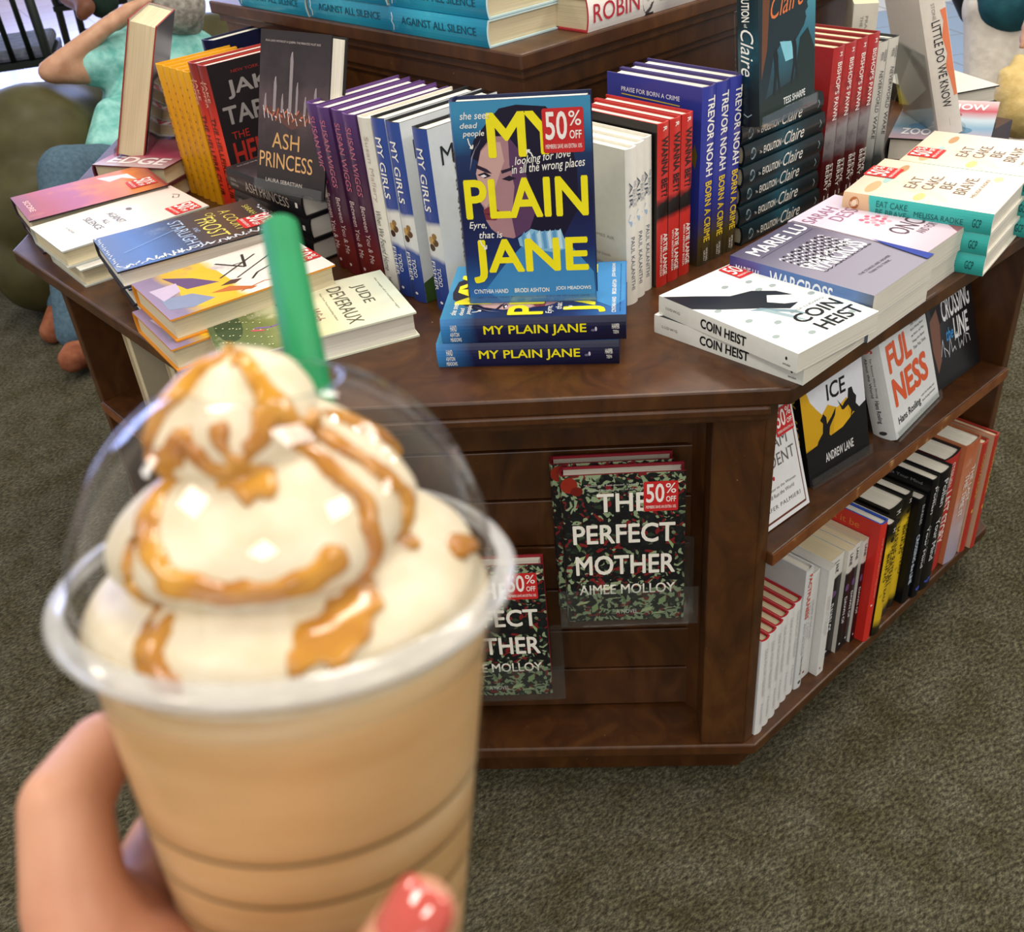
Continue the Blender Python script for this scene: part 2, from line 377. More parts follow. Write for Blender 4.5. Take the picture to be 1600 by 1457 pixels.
def flat(kn, A, ca, B_, cb, z0, label, group=None, T=None, mv=(0, 0), **kw):
    """lie a book face up on height z0; A,B_ are two world points of named corners
       (sb spine-bottom, st spine-top, fb fore-bottom, ft fore-top)"""
    k = K[kn]; w = k['W']; h = k['H']; T = T or k['T']
    loc = dict(sb=(0, 0), st=(0, h), fb=(w, 0), ft=(w, h)); a = Vector(loc[ca]); b = Vector(loc[cb])
    A = Vector(A[:2])+Vector(mv); B2 = Vector(B_[:2])+Vector(mv)
    d0 = b-a; d1 = B2-A; th = math.atan2(d1.y, d1.x)-math.atan2(d0.y, d0.x)
    ex = Vector((math.cos(th), math.sin(th), 0)); ey = Vector((-math.sin(th), math.cos(th), 0))
    mid = (A+B2)/2; c = (a+b)/2
    o = Vector((mid.x, mid.y, z0))-ex*c.x-ey*c.y
    return book(kn, o, ey, Z3, label, group, T=T, **kw)
def stand(kn, base, d, lean, label, group=None, back=0, **kw):
    """stand a book upright, spine outwards at base, depth direction d; lean>0 tips towards the back-cover side"""
    d = Vector(d).normalized(); side = d.cross(Z3)          # direction of thickness
    ey = (Z3*math.cos(lean)-side*math.sin(lean)); ez = side*math.cos(lean)+Z3*math.sin(lean)
    ex = d*math.cos(back)-Z3*math.sin(back)*0
    return book(kn, base, ey, ez, label, group, **kw)
def face(kn, BL, BR, lean, label, group=None, **kw):
    """face-out book: BL,BR bottom corners of front cover (world), leaning back"""
    BL = Vector(BL); BR = Vector(BR); ex = (BR-BL); ex.z = 0; ex.normalize(); n = ex.cross(Z3)   # towards viewer
    ez = n*math.cos(lean)+Z3*math.sin(lean); ey = Z3*math.cos(lean)-n*math.sin(lean)
    k = K[kn]; w = kw.get('W_') or k['W']; T = kw.get('T') or k['T']
    mid = (BL+BR)/2; o = mid-ex*w/2-ez*T
    return book(kn, o, ey, ez, label, group, **kw)
def easel(BL, BR, lean, T, h, label, group=None, lip=.03, wide=0., name='acrylic_book_stand', tail=.07):
    """clear bent-sheet stand carrying a face-out book"""
    BL = Vector(BL); BR = Vector(BR); ex = (BR-BL); ex.z = 0; L = ex.length; ex.normalize(); n = ex.cross(Z3)
    ez = n*math.cos(lean)+Z3*math.sin(lean); ey = Z3*math.cos(lean)-n*math.sin(lean)
    o = BL-ez*T-ex*wide; L += 2*wide
    r = empty(name, o, frame(ex, ey, ez), label, 'book stand', group)
    t = .0016
    m = MB(); m.box(0, -.002, -.003-t, L, h, -.003, ACR); m.build('back_plate', r)
    m = MB(); m.box(0, -.002-t, -.003-t, L, -.002, T+.004, ACR); m.build('tray', r)
    m = MB(); m.box(0, -.002, T+.004, L, lip, T+.004+t, ACR); m.build('front_lip', r)
    if tail:
        # rear leg: from top of the back plate down to the surface
        foot = -tail
        Rm = frame(ex, ey, ez); inv = Rm.transposed(); dn = inv @ (-Z3)
        top = Vector((L*.3, h, -.004)); hz = (Rm @ top).z
        b = inv @ (-n*tail)
        a0 = Vector((L*.3, h, -.005)); a1 = Vector((L*.7, h, -.005))
        f0 = a0+inv @ Vector((-n.x*tail*.6, -n.y*tail*.6, -hz)); f1 = a1+inv @ Vector((-n.x*tail*.6, -n.y*tail*.6, -hz))
        off = inv @ (n*t)
        m = MB(); m.add([a0, a1, f1, f0, a0-off, a1-off, f1-off, f0-off], [(0, 1, 2, 3), (7, 6, 5, 4), (0, 4, 5, 1), (1, 5, 6, 2), (2, 6, 7, 3), (3, 7, 4, 0)], ACR); m.build('rear_leg', r)
    return r

def fo(kn, x, y, z, yaw, lean, H, W_, label, el=None, T=None, st=None, group=None, lip=.012, tail=.05, eh=.62):
    """face-out book with front bottom-left corner at x,y,z"""
    yaw = math.radians(yaw); BL = Vector((x, y, z)); BR = BL+Vector((math.cos(yaw), math.sin(yaw), 0))*W_
    r = face(kn, BL, BR, math.radians(lean), label, group, H=H, W_=W_, T=T, st=st)
    if el: easel(BL, BR, math.radians(lean), T or K[kn]['T'], H*eh, el, lip=lip, tail=tail)
    return r
# ------------------------------------------------------------------ cover designs
def cv(name, stops, axis='y', noise=None, rough=.3):
    return lambda w, h: cov(name, stops, h if axis == 'y' else w, axis, noise, rough)
K = {}
Y_, WH, BK = '#f2e51c', '#f1efe8', '#16161a'
q = homog([(700, 100), (1358, 68), (1400, 1035), (815, 1050)], [(0, 1), (1, 1), (1, 0), (0, 0)])
def P_(c, *pts): return ('p', c, [q(*p) for p in pts])
def T_(body_, c, x0, y0, x1, y1, **o):
    # box given in cover picture coordinates (left,bottom,right,top)
    u0, v0 = q(x0, y1); u1, v1 = q(x1, y0); return ("t", body_, c, u0, v0, u1, v1, o)
K['jane'] = dict(W=.147, H=.213, T=.031, board=C('#142048'), pages=PW,
 front=cv('jane_jacket', [(0, '#2f74b8'), (.1, '#2a5f9c'), (.3, '#1b2a60'), (.55, '#17173f'), (.8, '#1d3360'), (.92, '#2c72a2'), (1, '#3d8cb6')]),
 spine=cv('jane_spine', [(0, '#10122e'), (.2, '#14143a'), (.8, '#161a44'), (.92, '#2c6fae'), (1, '#3a86c4')]), back=C('#2b6fa6', .3),
 F=[P_('#17122c', (880, 190), (930, 130), (1010, 112), (1150, 120), (1250, 230), (1300, 400), (1310, 600), (1240, 740), (1120, 760), (1000, 600), (900, 420), (800, 360), (815, 280)),
    P_('#a97f86', (848, 330), (900, 262), (975, 262), (1030, 330), (1075, 480), (1120, 590), (1085, 700), (1010, 745), (950, 735), (905, 700), (880, 660), (868, 600), (845, 568), (850, 520), (828, 440)),
    P_('#c9a29c', (850, 335), (890, 290), (940, 290), (960, 380), (930, 470), (905, 560), (880, 600), (846, 568), (850, 520), (830, 440)),
    P_('#5b3a5e', (975, 262), (1030, 330), (1075, 480), (1120, 590), (1085, 700), (1020, 742), (1000, 650), (1010, 500), (985, 400)),
    P_('#2a1c33', (826, 395), (880, 418), (905, 440), (880, 436), (830, 414)), P_('#20182c', (835, 445), (870, 432), (900, 450), (870, 462)), P_('#efe6ee', (848, 450), (866, 443), (880, 452), (864, 458)),
    P_('#2a1c33', (945, 425), (1010, 405), (1020, 415), (950, 440)), P_('#20182c', (950, 465), (985, 448), (1018, 462), (985, 475)),
    P_('#7a3440', (866, 612), (890, 596), (935, 610), (962, 628), (925, 660), (880, 658)), P_('#4c1a2a', (868, 628), (960, 628), (900, 636)),
    P_('#3f86c0', (960, 1040), (885, 985), (985, 850), (1050, 780), (1280, 780), (1385, 900), (1396, 1030)),
    P_('#86b9dc', (1030, 745), (1090, 700), (1140, 712), (1230, 705), (1262, 790), (1200, 810), (1100, 795), (1040, 780))]
   + [P_('#b9dcef' if i % 2 else '#5d9acb', (1045+i*24, 735-i*3), (1060+i*24, 712-i*2), (1072+i*24, 790), (1058+i*24, 794)) for i in range(8)]
   + [P_('#8d8ca5', (830, 300), (812, 360), (800, 430), (806, 360)), P_('#8d8ca5', (850, 270), (822, 330), (838, 300)),
    T_('M', Y_, 888, 142, 1050, 366, b=.045), T_('Y', Y_, 1062, 134, 1232, 352, b=.045), T_('PLAIN', Y_, 790, 446, 1350, 656, b=.045), T_('JANE', Y_, 832, 735, 1355, 955, b=.045),
    T_('she sees', WH, 748, 142, 884, 184, b=.012, sh=.2), T_('dead', WH, 750, 196, 830, 226, b=.012, sh=.2), T_('people', WH, 765, 232, 862, 272, b=.012, sh=.2),
    T_('looking for love', WH, 1012, 350, 1270, 412, b=.012, sh=.2, tilt=.03), T_('in all the wrong places', WH, 998, 385, 1338, 455, b=.012, sh=.2, tilt=.025),
    T_('Eyre,', WH, 805, 665, 880, 708, b=.012, sh=.2), T_('that is', WH, 850, 710, 955, 745, b=.012, sh=.2),
    ('l', WH, .008, [q(787, 272), q(795, 300), q(810, 318)]), ('l', WH, .008, [q(798, 316), q(811, 319), q(812, 302)]), ('l', WH, .008, [q(852, 752), q(862, 775), q(884, 792)]), ('l', WH, .008, [q(872, 794), q(885, 792), q(884, 776)]),
    ('l', WH, .008, [q(1098, 366), q(1085, 342), q(1065, 330)]), ('l', WH, .008, [q(1067, 345), q(1064, 329), q(1080, 328)]),
    T_('CYNTHIA HAND', WH, 832, 980, 988, 1004, b=.02), T_('BRODI ASHTON', WH, 1020, 974, 1178, 998, b=.02), T_('JODI MEADOWS', WH, 1210, 965, 1372, 990, b=.02),
    T_('NEW YORK TIMES BESTSELLING AUTHORS OF MY LADY JANE', '#16285c', 845, 1006, 1366, 1028)],
 S=[('t', 'HAND', WH, .055, .55, .09, .8, dict(b=.02)), ('t', 'ASHTON', WH, .05, .33, .1, .5, dict(b=.02)), ('t', 'MEADOWS', WH, .05, .12, .11, .28, dict(b=.02)),
    ('t', 'MY PLAIN JANE', Y_, .235, .28, .79, .74, dict(b=.03)), ('e', '#c9c4d4', .84, .5, .006, .09), ('e', '#6f6a86', .825, .45, .012, .05), ('t', 'HARPER', WH, .925, .5, .965, .7, dict(b=.02)), ('t', 'TEEN', WH, .93, .3, .96, .44)])
K['heist'] = dict(W=.137, H=.207, T=.0236, hc=False, front=C('#e3e7e6', .3), spine=C('#dfe0da', .35), back=C('#dfe0da'), pages=PW,
 F=[('p', '#1d232b', [(.0, .97), (.0, .74), (.16, .62), (.42, .46), (.56, .36), (.7, .38), (.6, .42), (.52, .5), (.62, .56), (.78, .46), (.74, .56), (.6, .66), (.4, .7), (.2, .84)]),
    ('p', '#7d95a0', [(.3, .5), (.5, .34), (.6, .22), (.56, .34), (.4, .48)]), ('p', '#93a9b1', [(.36, .46), (.44, .28), (.5, .18), (.48, .3), (.42, .44)])]
   + [('e', '#97a4a3', u, v, .035, .018) for u, v in ((.12, .62), (.1, .2), (.35, .1), (.6, .12), (.9, .4), (.85, .1), (.72, .75), (.8, .62), (.5, .8), (.93, .8), (.16, .42), (.66, .64), (.3, .3), (.9, .22))]
   + [('t', 'COIN', '#15181c', .52, .2, .68, .38, dict(b=.03)), ('t', 'HEIST', '#15181c', .7, .13, .86, .36, dict(b=.03))],
 S=[('t', 'LUDWIG', '#3c3f42', .06, .42, .17, .56, dict(sp=1.3)), ('t', 'COIN HEIST', '#0f1114', .33, .24, .66, .76, dict(b=.045)), ('e', '#222528', .93, .55, .007, .09), ('t', 'amulet', '#333333', .91, .2, .96, .32)])
# the front title of the coin book runs with its cover turned: rewrite it upright along the cover
K['heist']['F'] = [i for i in K['heist']['F'] if i[0] != 't']+[('t', 'COIN', '#15181c', .42, .19, .93, .29, dict(b=.03)), ('t', 'HEIST', '#15181c', .46, .06, .95, .16, dict(b=.03)), ('t', 'ELISA LUDWIG', '#8b9294', .5, .31, .9, .33)]
K['war'] = dict(W=.137, H=.194, T=.0304, hc=False, back=C('#c9c8d2'), pages=PW,
 front=cv('war_cover', [(0, '#8f8c9b'), (.45, '#8d8a9b'), (.75, '#6f6c80'), (1, '#55526a')]), spine=cv('war_spine', [(0, '#5f6672'), (.12, '#5f7fb0'), (.55, '#4a6ea8'), (.85, '#50488c'), (1, '#3b3a78')]),
 F=[('t', 'MARIE LU', '#efeef4', .12, .84, .93, .95, dict(b=.04)), ('l', '#2c2a36', .004, [(.1, .815), (.93, .815)])]
   + [('l', '#26242e' if (i+j) % 2 else '#d8d8e2', .011, [(.16+i*.062, .7-j*.026+.011*math.sin(i*2.1)), (.185+i*.062, .722-j*.026), (.205+i*.062, .69-j*.026)]) for i in range(11) for j in range(9)]
   + [('t', 'WARCROSS', '#f2f2f6', .14, .40, .9, .56, dict(b=.035)), ('t', 'WARCROSS', '#2a2933', .16, .385, .92, .40, dict(b=.03)),
      ('t', 'THE STAKES ARE HIGHER', '#3c3a48', .28, .2, .78, .22), ('t', 'THAN YOU THINK.', '#3c3a48', .36, .165, .7, .185), ('p', '#2c3f96', [(.88, 0), (1, 0), (1, .42), (.95, .3)])],
 S=[('t', 'MARIE LU', '#e8e8f0', .05, .35, .22, .7, dict(b=.03)), ('t', 'WARCROSS', '#dfe4ef', .3, .2, .74, .85, dict(b=.03))])
K['dessen'] = dict(W=.116, H=.188, T=.0304, hc=False, back=C('#d8c8cf'), pages=PW, front=cv('dessen_cover', [(0, '#cdb3c0'), (.3, '#dccad6'), (1, '#d9cfe0')]), spine=C('#dcc9d6'),
 F=[('t', 'SARAH', '#a06f8c', .08, .83, .62, .93), ('t', 'DESSEN', '#a06f8c', .3, .7, .95, .8)]
   + [('e', ['#d9788c', '#e7a2ae', '#c65f78'][i % 3], .55+.15*math.cos(i*2.4)*(i/14)**.5, .52+.1*math.sin(i*2.4)*(i/14)**.5, .03, .018) for i in range(15)]
   + [('t', 'ONCE', '#5a4550', .34, .24, .92, .38), ('t', 'AND FOR ALL', '#7a5f6c', .48, .16, .95, .22), ('p', '#8a5a5e', [(.72, 0), (1, 0), (1, .09), (.86, .11)])], S=[])
K['cake'] = dict(W=.143, H=.19, T=.0272, front=cv('cake_cover', [(0, '#efe2cf'), (.35, '#f1dfd0'), (.6, '#ecd9c9'), (1, '#e4c9b4')], noise=(9, .5, '#e9b98f', .58)), board=C('#e9e4d8'), pages=PW,
 spine=cv('cake_spine', [(0, '#35a9a4'), (.8, '#3db3ac'), (.815, '#d9b48e'), (1, '#e0bd98')], rough=.35), back=C('#e8ded0'), 
 F=[('t', 'EAT', '#7b6a5c', .32, .6, .62, .68), ('t', 'CAKE.', '#7b6a5c', .34, .49, .72, .57), ('t', 'BE', '#7b6a5c', .42, .38, .6, .46), ('t', 'BRAVE.', '#7b6a5c', .34, .27, .8, .35), ('t', 'MELISSA RADKE', '#94806e', .3, .2, .8, .225),
    ('e', '#e8c383', .14, .52, .1, .035), ('e', '#dda97e', .22, .86, .16, .04), ('e', '#9fc3c1', .45, .82, .1, .025), ('e', '#ecd09b', .84, .16, .07, .03), ('e', '#b98f66', .78, .8, .12, .03)],
 S=[('t', 'EAT CAKE.', '#17605e', .24, .54, .46, .84), ('t', 'BE BRAVE.', '#17605e', .24, .16, .46, .44), ('t', 'MELISSA RADKE', '#17605e', .5, .34, .82, .6), ('t', 'GCP', '#143f40', .88, .3, .935, .7), ('e', '#b06a3c', .085, .55, .035, .3), ('e', '#f0dcc0', .085, .55, .018, .16)])
K['evo'] = dict(W=.145, H=.217, T=.0275, board=C('#10181c'), pages=PC, back=C('#12252c', .3),
 front=cv('evo_cover', [(0, '#0d1c20'), (.2, '#15323b'), (.5, '#27687c'), (.8, '#4e9db2'), (1, '#74b7c9')], noise=(14, .4, '#0b2128', .55)),
 spine=cv('evo_spine', [(0, '#0a1216'), (.25, '#0f2128'), (.5, '#1d5060'), (.62, '#12303a'), (1, '#0c1a20')], noise=(20, .5, '#0a1418', .5)),
 F=[('p', '#10262e', [(.0, 1), (.0, .0), (.16, .2), (.26, .36), (.42, .42), (.6, .38), (.7, .42), (.79, .46), (.83, .5), (.81, .53), (.86, .55), (.84, .58), (.93, .62), (.87, .7), (.86, .8), (.8, .93), (.7, 1)]),
    ('p', '#6a3f24', [(.1, 1), (.04, .25), (.14, .4), (.2, .7), (.26, 1)]), ('p', '#7fc4d6', [(.36, .42), (.46, .3), (.62, .3), (.56, .4)]), ('p', '#0d2420', [(.62, .18), (.72, .4), (.86, .44), (1, .3), (1, 0), (.0, 0), (.0, .12), (.3, .16)]),
    ('p', '#0a1518', [(.24, .14), (.27, .26), (.25, .36), (.3, .4), (.33, .35), (.34, .25), (.38, .14), (.35, .13), (.31, .24), (.28, .13)]), ('p', '#0a1518', [(.55, .16), (.6, .28), (.58, .38), (.63, .42), (.66, .36), (.66, .27), (.7, .17), (.67, .16), (.63, .26), (.58, .15)]),
    ('t', 'THE', '#e9eef0', .4, .8, .52, .83, dict(b=.02)), ('t', 'EVOLUTION', '#eef2f4', .16, .69, .84, .78, dict(b=.03)), ('t', 'of', '#eef2f4', .86, .71, .91, .75), ('t', 'Claire', '#d9763e', .2, .55, .78, .67, dict(sh=.35, tilt=.03)), ('t', 'TESS SHARPE', '#e6ecee', .42, .06, .82, .1, dict(b=.02))],
 S=[('e', '#8a9fa6', .1, .48, .03, .3), ('e', '#2a3c44', .1, .5, .016, .2), ('t', 'The', WH, .17, .35, .2, .5), ('t', 'EVOLUTION', WH, .22, .28, .43, .66, dict(b=.03)), ('t', 'of', WH, .44, .4, .46, .55), ('t', 'Claire', WH, .47, .22, .72, .84, dict(sh=.35)), ('l', '#9fb4ba', .006, [(.93, .3), (.945, .5), (.93, .7)])])
K['trevor'] = dict(W=.16, H=.235, T=.03, board=C('#3a2f6a'), front=C('#2b2f86', .3), pages=PW,
 back=cv('trevor_back', [(0, '#4a3a1c'), (.18, '#3f3560'), (.3, '#2b3288'), (1, '#33398f')]), spine=cv('trevor_spine', [(0, '#3d331f'), (.16, '#4f431f'), (.26, '#39356c'), (.4, '#2b3491'), (1, '#3a42a0')]),
 S=[('t', 'TREVOR NOAH', WH, .05, .28, .48, .78, dict(b=.04)), ('t', 'BORN A CRIME', '#e4c42c', .51, .28, .86, .76, dict(b=.04)), ('p', '#241d10', [(.89, .2), (.99, .2), (.99, .8), (.89, .8)]), ('t', 'SPIEGEL', WH, .9, .5, .98, .62), ('t', 'GRAU', WH, .91, .32, .97, .44)],
 B=[('t', 'PRAISE FOR BORN A CRIME', '#e8e6f0', .16, .91, .78, .935, dict(b=.02)), ('l', '#d9b93a', .006, [(.16, .895), (.78, .885)]), ('p', '#e9e6ee', [(.84, .08), (.87, .08), (.87, .83), (.84, .83)]), ('p', '#6b5a22', [(.9, .62), (.94, .7), (.97, .64), (.95, .56)])])
K['wanna'] = dict(W=.145, H=.218, T=.026, board=C('#b32620'), pages=PW, front=C('#17120f', .3), back=cv('wanna_back', [(0, '#2c241b'), (.3, '#1c1611'), (.8, '#0f0c0a'), (1, '#15100d')]),
 spine=cv('wanna_spine', [(0, '#c02a22'), (.42, '#c8302a'), (.45, '#17100d'), (.52, '#17100d'), (.55, '#cc322a'), (1, '#c8302a')]),
 S=[('t', 'R', WH, .02, .35, .045, .65, dict(b=.04)), ('t', 'WANNA BET?', '#1a0f0e', .08, .24, .43, .78, dict(b=.05)), ('t', 'ARTIE LANGE', WH, .66, .44, .93, .82, dict(b=.04)), ('t', 'WITH ANTHONY BOZZA', WH, .66, .18, .93, .36, dict(b=.02))])
K['breath'] = dict(W=.13, H=.205, T=.02, board=C('#e8e4d8'), pages=PW, front=C('#e4e0d4', .4), spine=C('#e6e3da', .4), back=C('#dcd6c4', .4),
 S=[('t', 'WHEN', '#7d8795', .2, .6, .24, .85), ('t', 'BREATH', '#7d8795', .25, .5, .3, .85), ('t', 'BECOMES', '#7d8795', .31, .5, .36, .85), ('t', 'AIR', '#4c5766', .2, .2, .36, .48), ('p', '#9fb6cf', [(.4, .3), (.43, .7), (.45, .4), (.47, .75), (.48, .35), (.44, .15)]), ('t', 'PAUL KALANITHI', '#5a6472', .55, .3, .9, .62)],
 B=[('t', 'BECOMES AIR', '#a29c8c', .45, .42, .85, .44), ('t', 'A rare and beautiful book', '#a29c8c', .2, .3, .8, .32), ('t', 'unmissable', '#a29c8c', .3, .24, .7, .26)])
K['bishop'] = dict(W=.155, H=.235, T=.032, board=C('#7c1a1c'), pages=PC, front=C('#8c1f22', .3), back=cv('bishop_back', [(0, '#3a0d10'), (.3, '#5a1316'), (.55, '#8c1f22'), (1, '#a32a2c')]),
 spine=cv('bishop_spine', [(0, '#3c0d10'), (.28, '#4a1216'), (.34, '#6b6468'), (.48, '#8f8a8c'), (.54, '#6e2225'), (.62, '#a3282a'), (1, '#b02f30')], noise=(70, .35, '#2b1416', .52)),
 S=[('t', 'M', WH, .03, .4, .055, .6, dict(b=.03)), ('t', "BISHOP'S PAWN", WH, .09, .3, .45, .66, dict(b=.01)), ('t', 'STEVE', WH, .74, .55, .9, .8), ('t', 'BERRY', WH, .74, .2, .92, .48), ('p', '#e8e4de', [(.95, .3), (.985, .3), (.985, .7), (.95, .7)])],
 B=[('p', '#e4d9c4', [(.1, .2), (.7, .2), (.7, .84), (.1, .84)])])
K['never'] = dict(W=.145, H=.215, T=.028, board=C('#2b2f30'), pages=PW, front=C('#b9b9b4', .35), back=cv('never_back', [(0, '#22282a'), (.2, '#4b5354'), (.4, '#a5a8a4'), (1, '#c9c9c2')]),
 spine=cv('never_spine', [(0, '#1d2325'), (.14, '#2f3839'), (.24, '#8d918e'), (.4, '#bdbdb6'), (1, '#cbc9c0')]),
 S=[('t', 'MARISHA', '#2b2d2e', .06, .5, .14, .75, dict(sh=.3)), ('t', 'PESSL', '#2b2d2e', .07, .22, .13, .45, dict(sh=.3)), ('t', 'NEVERWORLD', '#2b2d2e', .2, .3, .5, .66, dict(sh=.3)), ('t', 'WAKE', '#2b2d2e', .53, .3, .7, .66, dict(sh=.3))])
K['wiggs'] = dict(W=.155, H=.232, T=.0285, board=C('#5d3d78'), pages=PW, front=cv('wiggs_front', [(0, '#6a2222'), (.4, '#47203c'), (1, '#4b2d62')]), back=C('#5b3c78', .35),
 spine=cv('wiggs_spine', [(0, '#5d1c1c'), (.18, '#6a2420'), (.4, '#3c1830'), (.75, '#3d1f46'), (1, '#563a74')]),
 S=[('t', 'SUSAN WIGGS', '#b8667c', .07, .3, .46, .72), ('t', 'Between You & Me', '#cdb4b4', .52, .32, .87, .7), ('e', '#cdb4b4', .94, .5, .01, .1)])
K['mallery'] = dict(W=.155, H=.232, T=.028, board=C('#d8d3c6'), pages=PW, front=C('#e3dfd4', .4), back=C('#dedacd', .4), spine=C('#dcd9cf', .4),
 S=[('t', 'Susan Mallery', '#b9a9a0', .1, .35, .47, .75), ('t', 'When We Found Home', '#6b6a68', .52, .32, .88, .72, dict(sh=.25)), ('t', 'HQ', '#3f3f40', .92, .35, .96, .7)])
K['girls'] = dict(W=.158, H=.236, T=.029, board=C('#14161c'), pages=PW, front=C('#d6dadc', .3), back=C('#c9ccd0', .3),
 spine=cv('girls_spine', [(0, '#2b3f86'), (.3, '#2c4590'), (.33, '#c9cdd2'), (.47, '#d6d6d4'), (.5, '#2c4590'), (1, '#35509c')]),
 S=[('t', 'MY GIRLS', WH, .1, .28, .43, .7, dict(b=.015)), ('e', '#b8955a', .59, .4, .022, .2), ('e', '#5a3c22', .6, .66, .02, .16), ('e', '#8a6a3e', .565, .62, .018, .14), ('e', '#3e2a1c', .63, .4, .02, .2), ('t', 'TODD', WH, .74, .52, .85, .78), ('t', 'FISHER', WH, .71, .2, .88, .44), ('e', WH, .95, .5, .008, .1)],
 F=[('t', 'MY GIRLS', '#23262c', .1, .8, .9, .9), ('t', 'TODD FISHER', '#3a3d42', .2, .52, .8, .56), ('e', '#3a3428', .75, .3, .25, .14), ('p', '#3f5a2c', [(0, 0), (1, 0), (1, .16), (.4, .2), (0, .12)])])
K['yellow'] = dict(W=.14, H=.218, T=.0235, board=C('#d99a12'), pages=PC, front=C('#dd9f14', .35), back=C('#e3a614', .35), spine=cv('yellow_spine', [(0, '#c98a10'), (.8, '#d89a12'), (1, '#e3aa20')]),
 S=[('t', '. . . . . . . . . . . . . .', '#7a4a10', .12, .3, .9, .42, dict(b=.02)), ('t', 'THE GIFT OF HOPE AND JOY', '#8a5a12', .3, .5, .9, .66)])
K['hell'] = dict(W=.155, H=.235, T=.03, board=C('#9a2a22'), pages=PW, back=C('#1e191a', .35), front=C('#221d1f', .35), spine=cv('hell_spine', [(0, '#c0301f'), (.5, '#d8381f'), (.75, '#a52a20'), (1, '#7c2422')]),
 S=[('t', 'JAKE', '#d9a08c', .1, .45, .24, .8, dict(b=.02)), ('t', 'TAPPER', '#d9a08c', .1, .15, .28, .4, dict(b=.02)), ('t', 'THE HELLFIRE CLUB', '#3c100c', .34, .3, .9, .72, dict(b=.02))],
 F=[('t', 'NEW YORK TIMES', '#8e2f2b', .25, .92, .75, .94), ('t', 'JAKE', '#8a8482', .16, .76, .8, .88, dict(b=.04)), ('t', 'TAPPER', '#8a8482', .06, .6, .94, .72, dict(b=.04)), ('t', 'THE', '#a52c24', .1, .5, .3, .55), ('t', 'HELLFIRE', '#a52c24', .08, .32, .94, .48, dict(b=.04)), ('t', 'CLUB', '#a52c24', .3, .14, .72, .28, dict(b=.04))])
g_ = [(.06, .52), (.12, .62), (.2, .54), (.22, .7), (.27, .56), (.34, .66), (.42, .57), (.47, .88), (.52, .57), (.6, .7), (.66, .56), (.72, .62), (.8, .54), (.9, .64), (.93, .5)]
K['ash'] = dict(W=.143, H=.215, T=.034, board=C('#1a1719'), pages=PW, back=C('#1e1a1d', .35), spine=C('#19171a', .3),
 front=cv('ash_cover', [(0, '#1d181a'), (.3, '#352a2d'), (.5, '#5a474c'), (.7, '#3c3136'), (1, '#272124')], noise=(8, .5, '#1c1719', .5)),
 F=[('t', 'IN A LAND WITHOUT A QUEEN, THE PRINCESS MUST RISE', '#b7a9a6', .08, .925, .86, .94), ('p', '#5b3c36', g_[:1]+[(.06, .5)]+[(.5, .4)]+[(.93, .5)]+[(.8, .53), (.5, .5), (.2, .53)])]
   + [('p', ['#c9c0c2', '#8d8386'][j], [(x-w, .5+j*.01), (x-w*.8, h-.04), (x+j*w*.3, h), (x+w*.7, h-.06), (x+w*.4, .5)]) for j in (0, 1) for x, h, w in ((.1, .61, .022), (.24, .72, .028), (.35, .62, .02), (.47, .88, .03), (.56, .7, .02), (.68, .62, .022), (.82, .68, .026), (.92, .6, .018))]
   + [('l', '#b9654a', .012, [(.08+.06*i, .47+.03*math.sin(i*1.7)), (.12+.06*i, .5+.03*math.cos(i*2.3))]) for i in range(14)]
   + [('l', '#d8cfd0', .008, [(.07+.06*i, .5+.03*math.cos(i*1.1)), (.1+.06*i, .45+.02*math.sin(i*2.9))]) for i in range(14)]
   + [('t', 'ASH', '#c79a62', .22, .27, .62, .37), ('t', 'PRINCESS', '#cfa06a', .04, .14, .82, .24), ('t', 'LAURA SEBASTIAN', '#c9bfb8', .14, .045, .68, .07)],
 S=[('t', 'LAURA', '#9b938f', .06, .5, .14, .66), ('t', 'SEBASTIAN', '#9b938f', .05, .28, .16, .42), ('t', 'ASH PRINCESS', '#a89a8e', .26, .26, .84, .7), ('p', '#d9d3cc', [(.92, .4), (.95, .4), (.95, .62), (.92, .62)])])
K['teal'] = dict(W=.15, H=.225, T=.036, board=C('#bcd6da'), pages=PC, back=C('#2a8fae', .3), front=C('#2a93b4', .3), spine=cv('teal_spine', [(0, '#1a7fa2'), (.3, '#1f93b5'), (.6, '#2aa3c0'), (1, '#167ba3')], noise=(7, .5, '#5fb9c9', .55), rough=.25),
 S=[('t', 'AGAINST ALL SILENCE', '#174c63', .14, .4, .9, .7, dict(b=.015)), ('l', '#dfeaec', .008, [(.03, .1), (.045, .3), (.03, .45), (.04, .62), (.03, .8)])])
K['robin'] = dict(W=.16, H=.24, T=.045, board=C('#b0303a'), pages=PC, back=C('#e6e0da', .3), front=C('#e4ded6', .3), spine=cv('robin_spine', [(0, '#d5cfcc'), (.3, '#bdb7b7'), (.42, '#e4dfda'), (1, '#ece6e0')], rough=.25),
 S=[('t', 'ROBIN', '#b32c3c', .04, .25, .44, .8, dict(b=.01)), ('e', '#4c4848', .52, .5, .05, .45), ('e', '#b9b2ae', .52, .62, .022, .2), ('p', '#2a2829', [(.5, .0), (.58, .0), (.57, .4), (.54, .3)]), ('t', 'DAVE ITZKOFF', '#2e2c2d', .63, .35, .92, .66, dict(b=.03))])
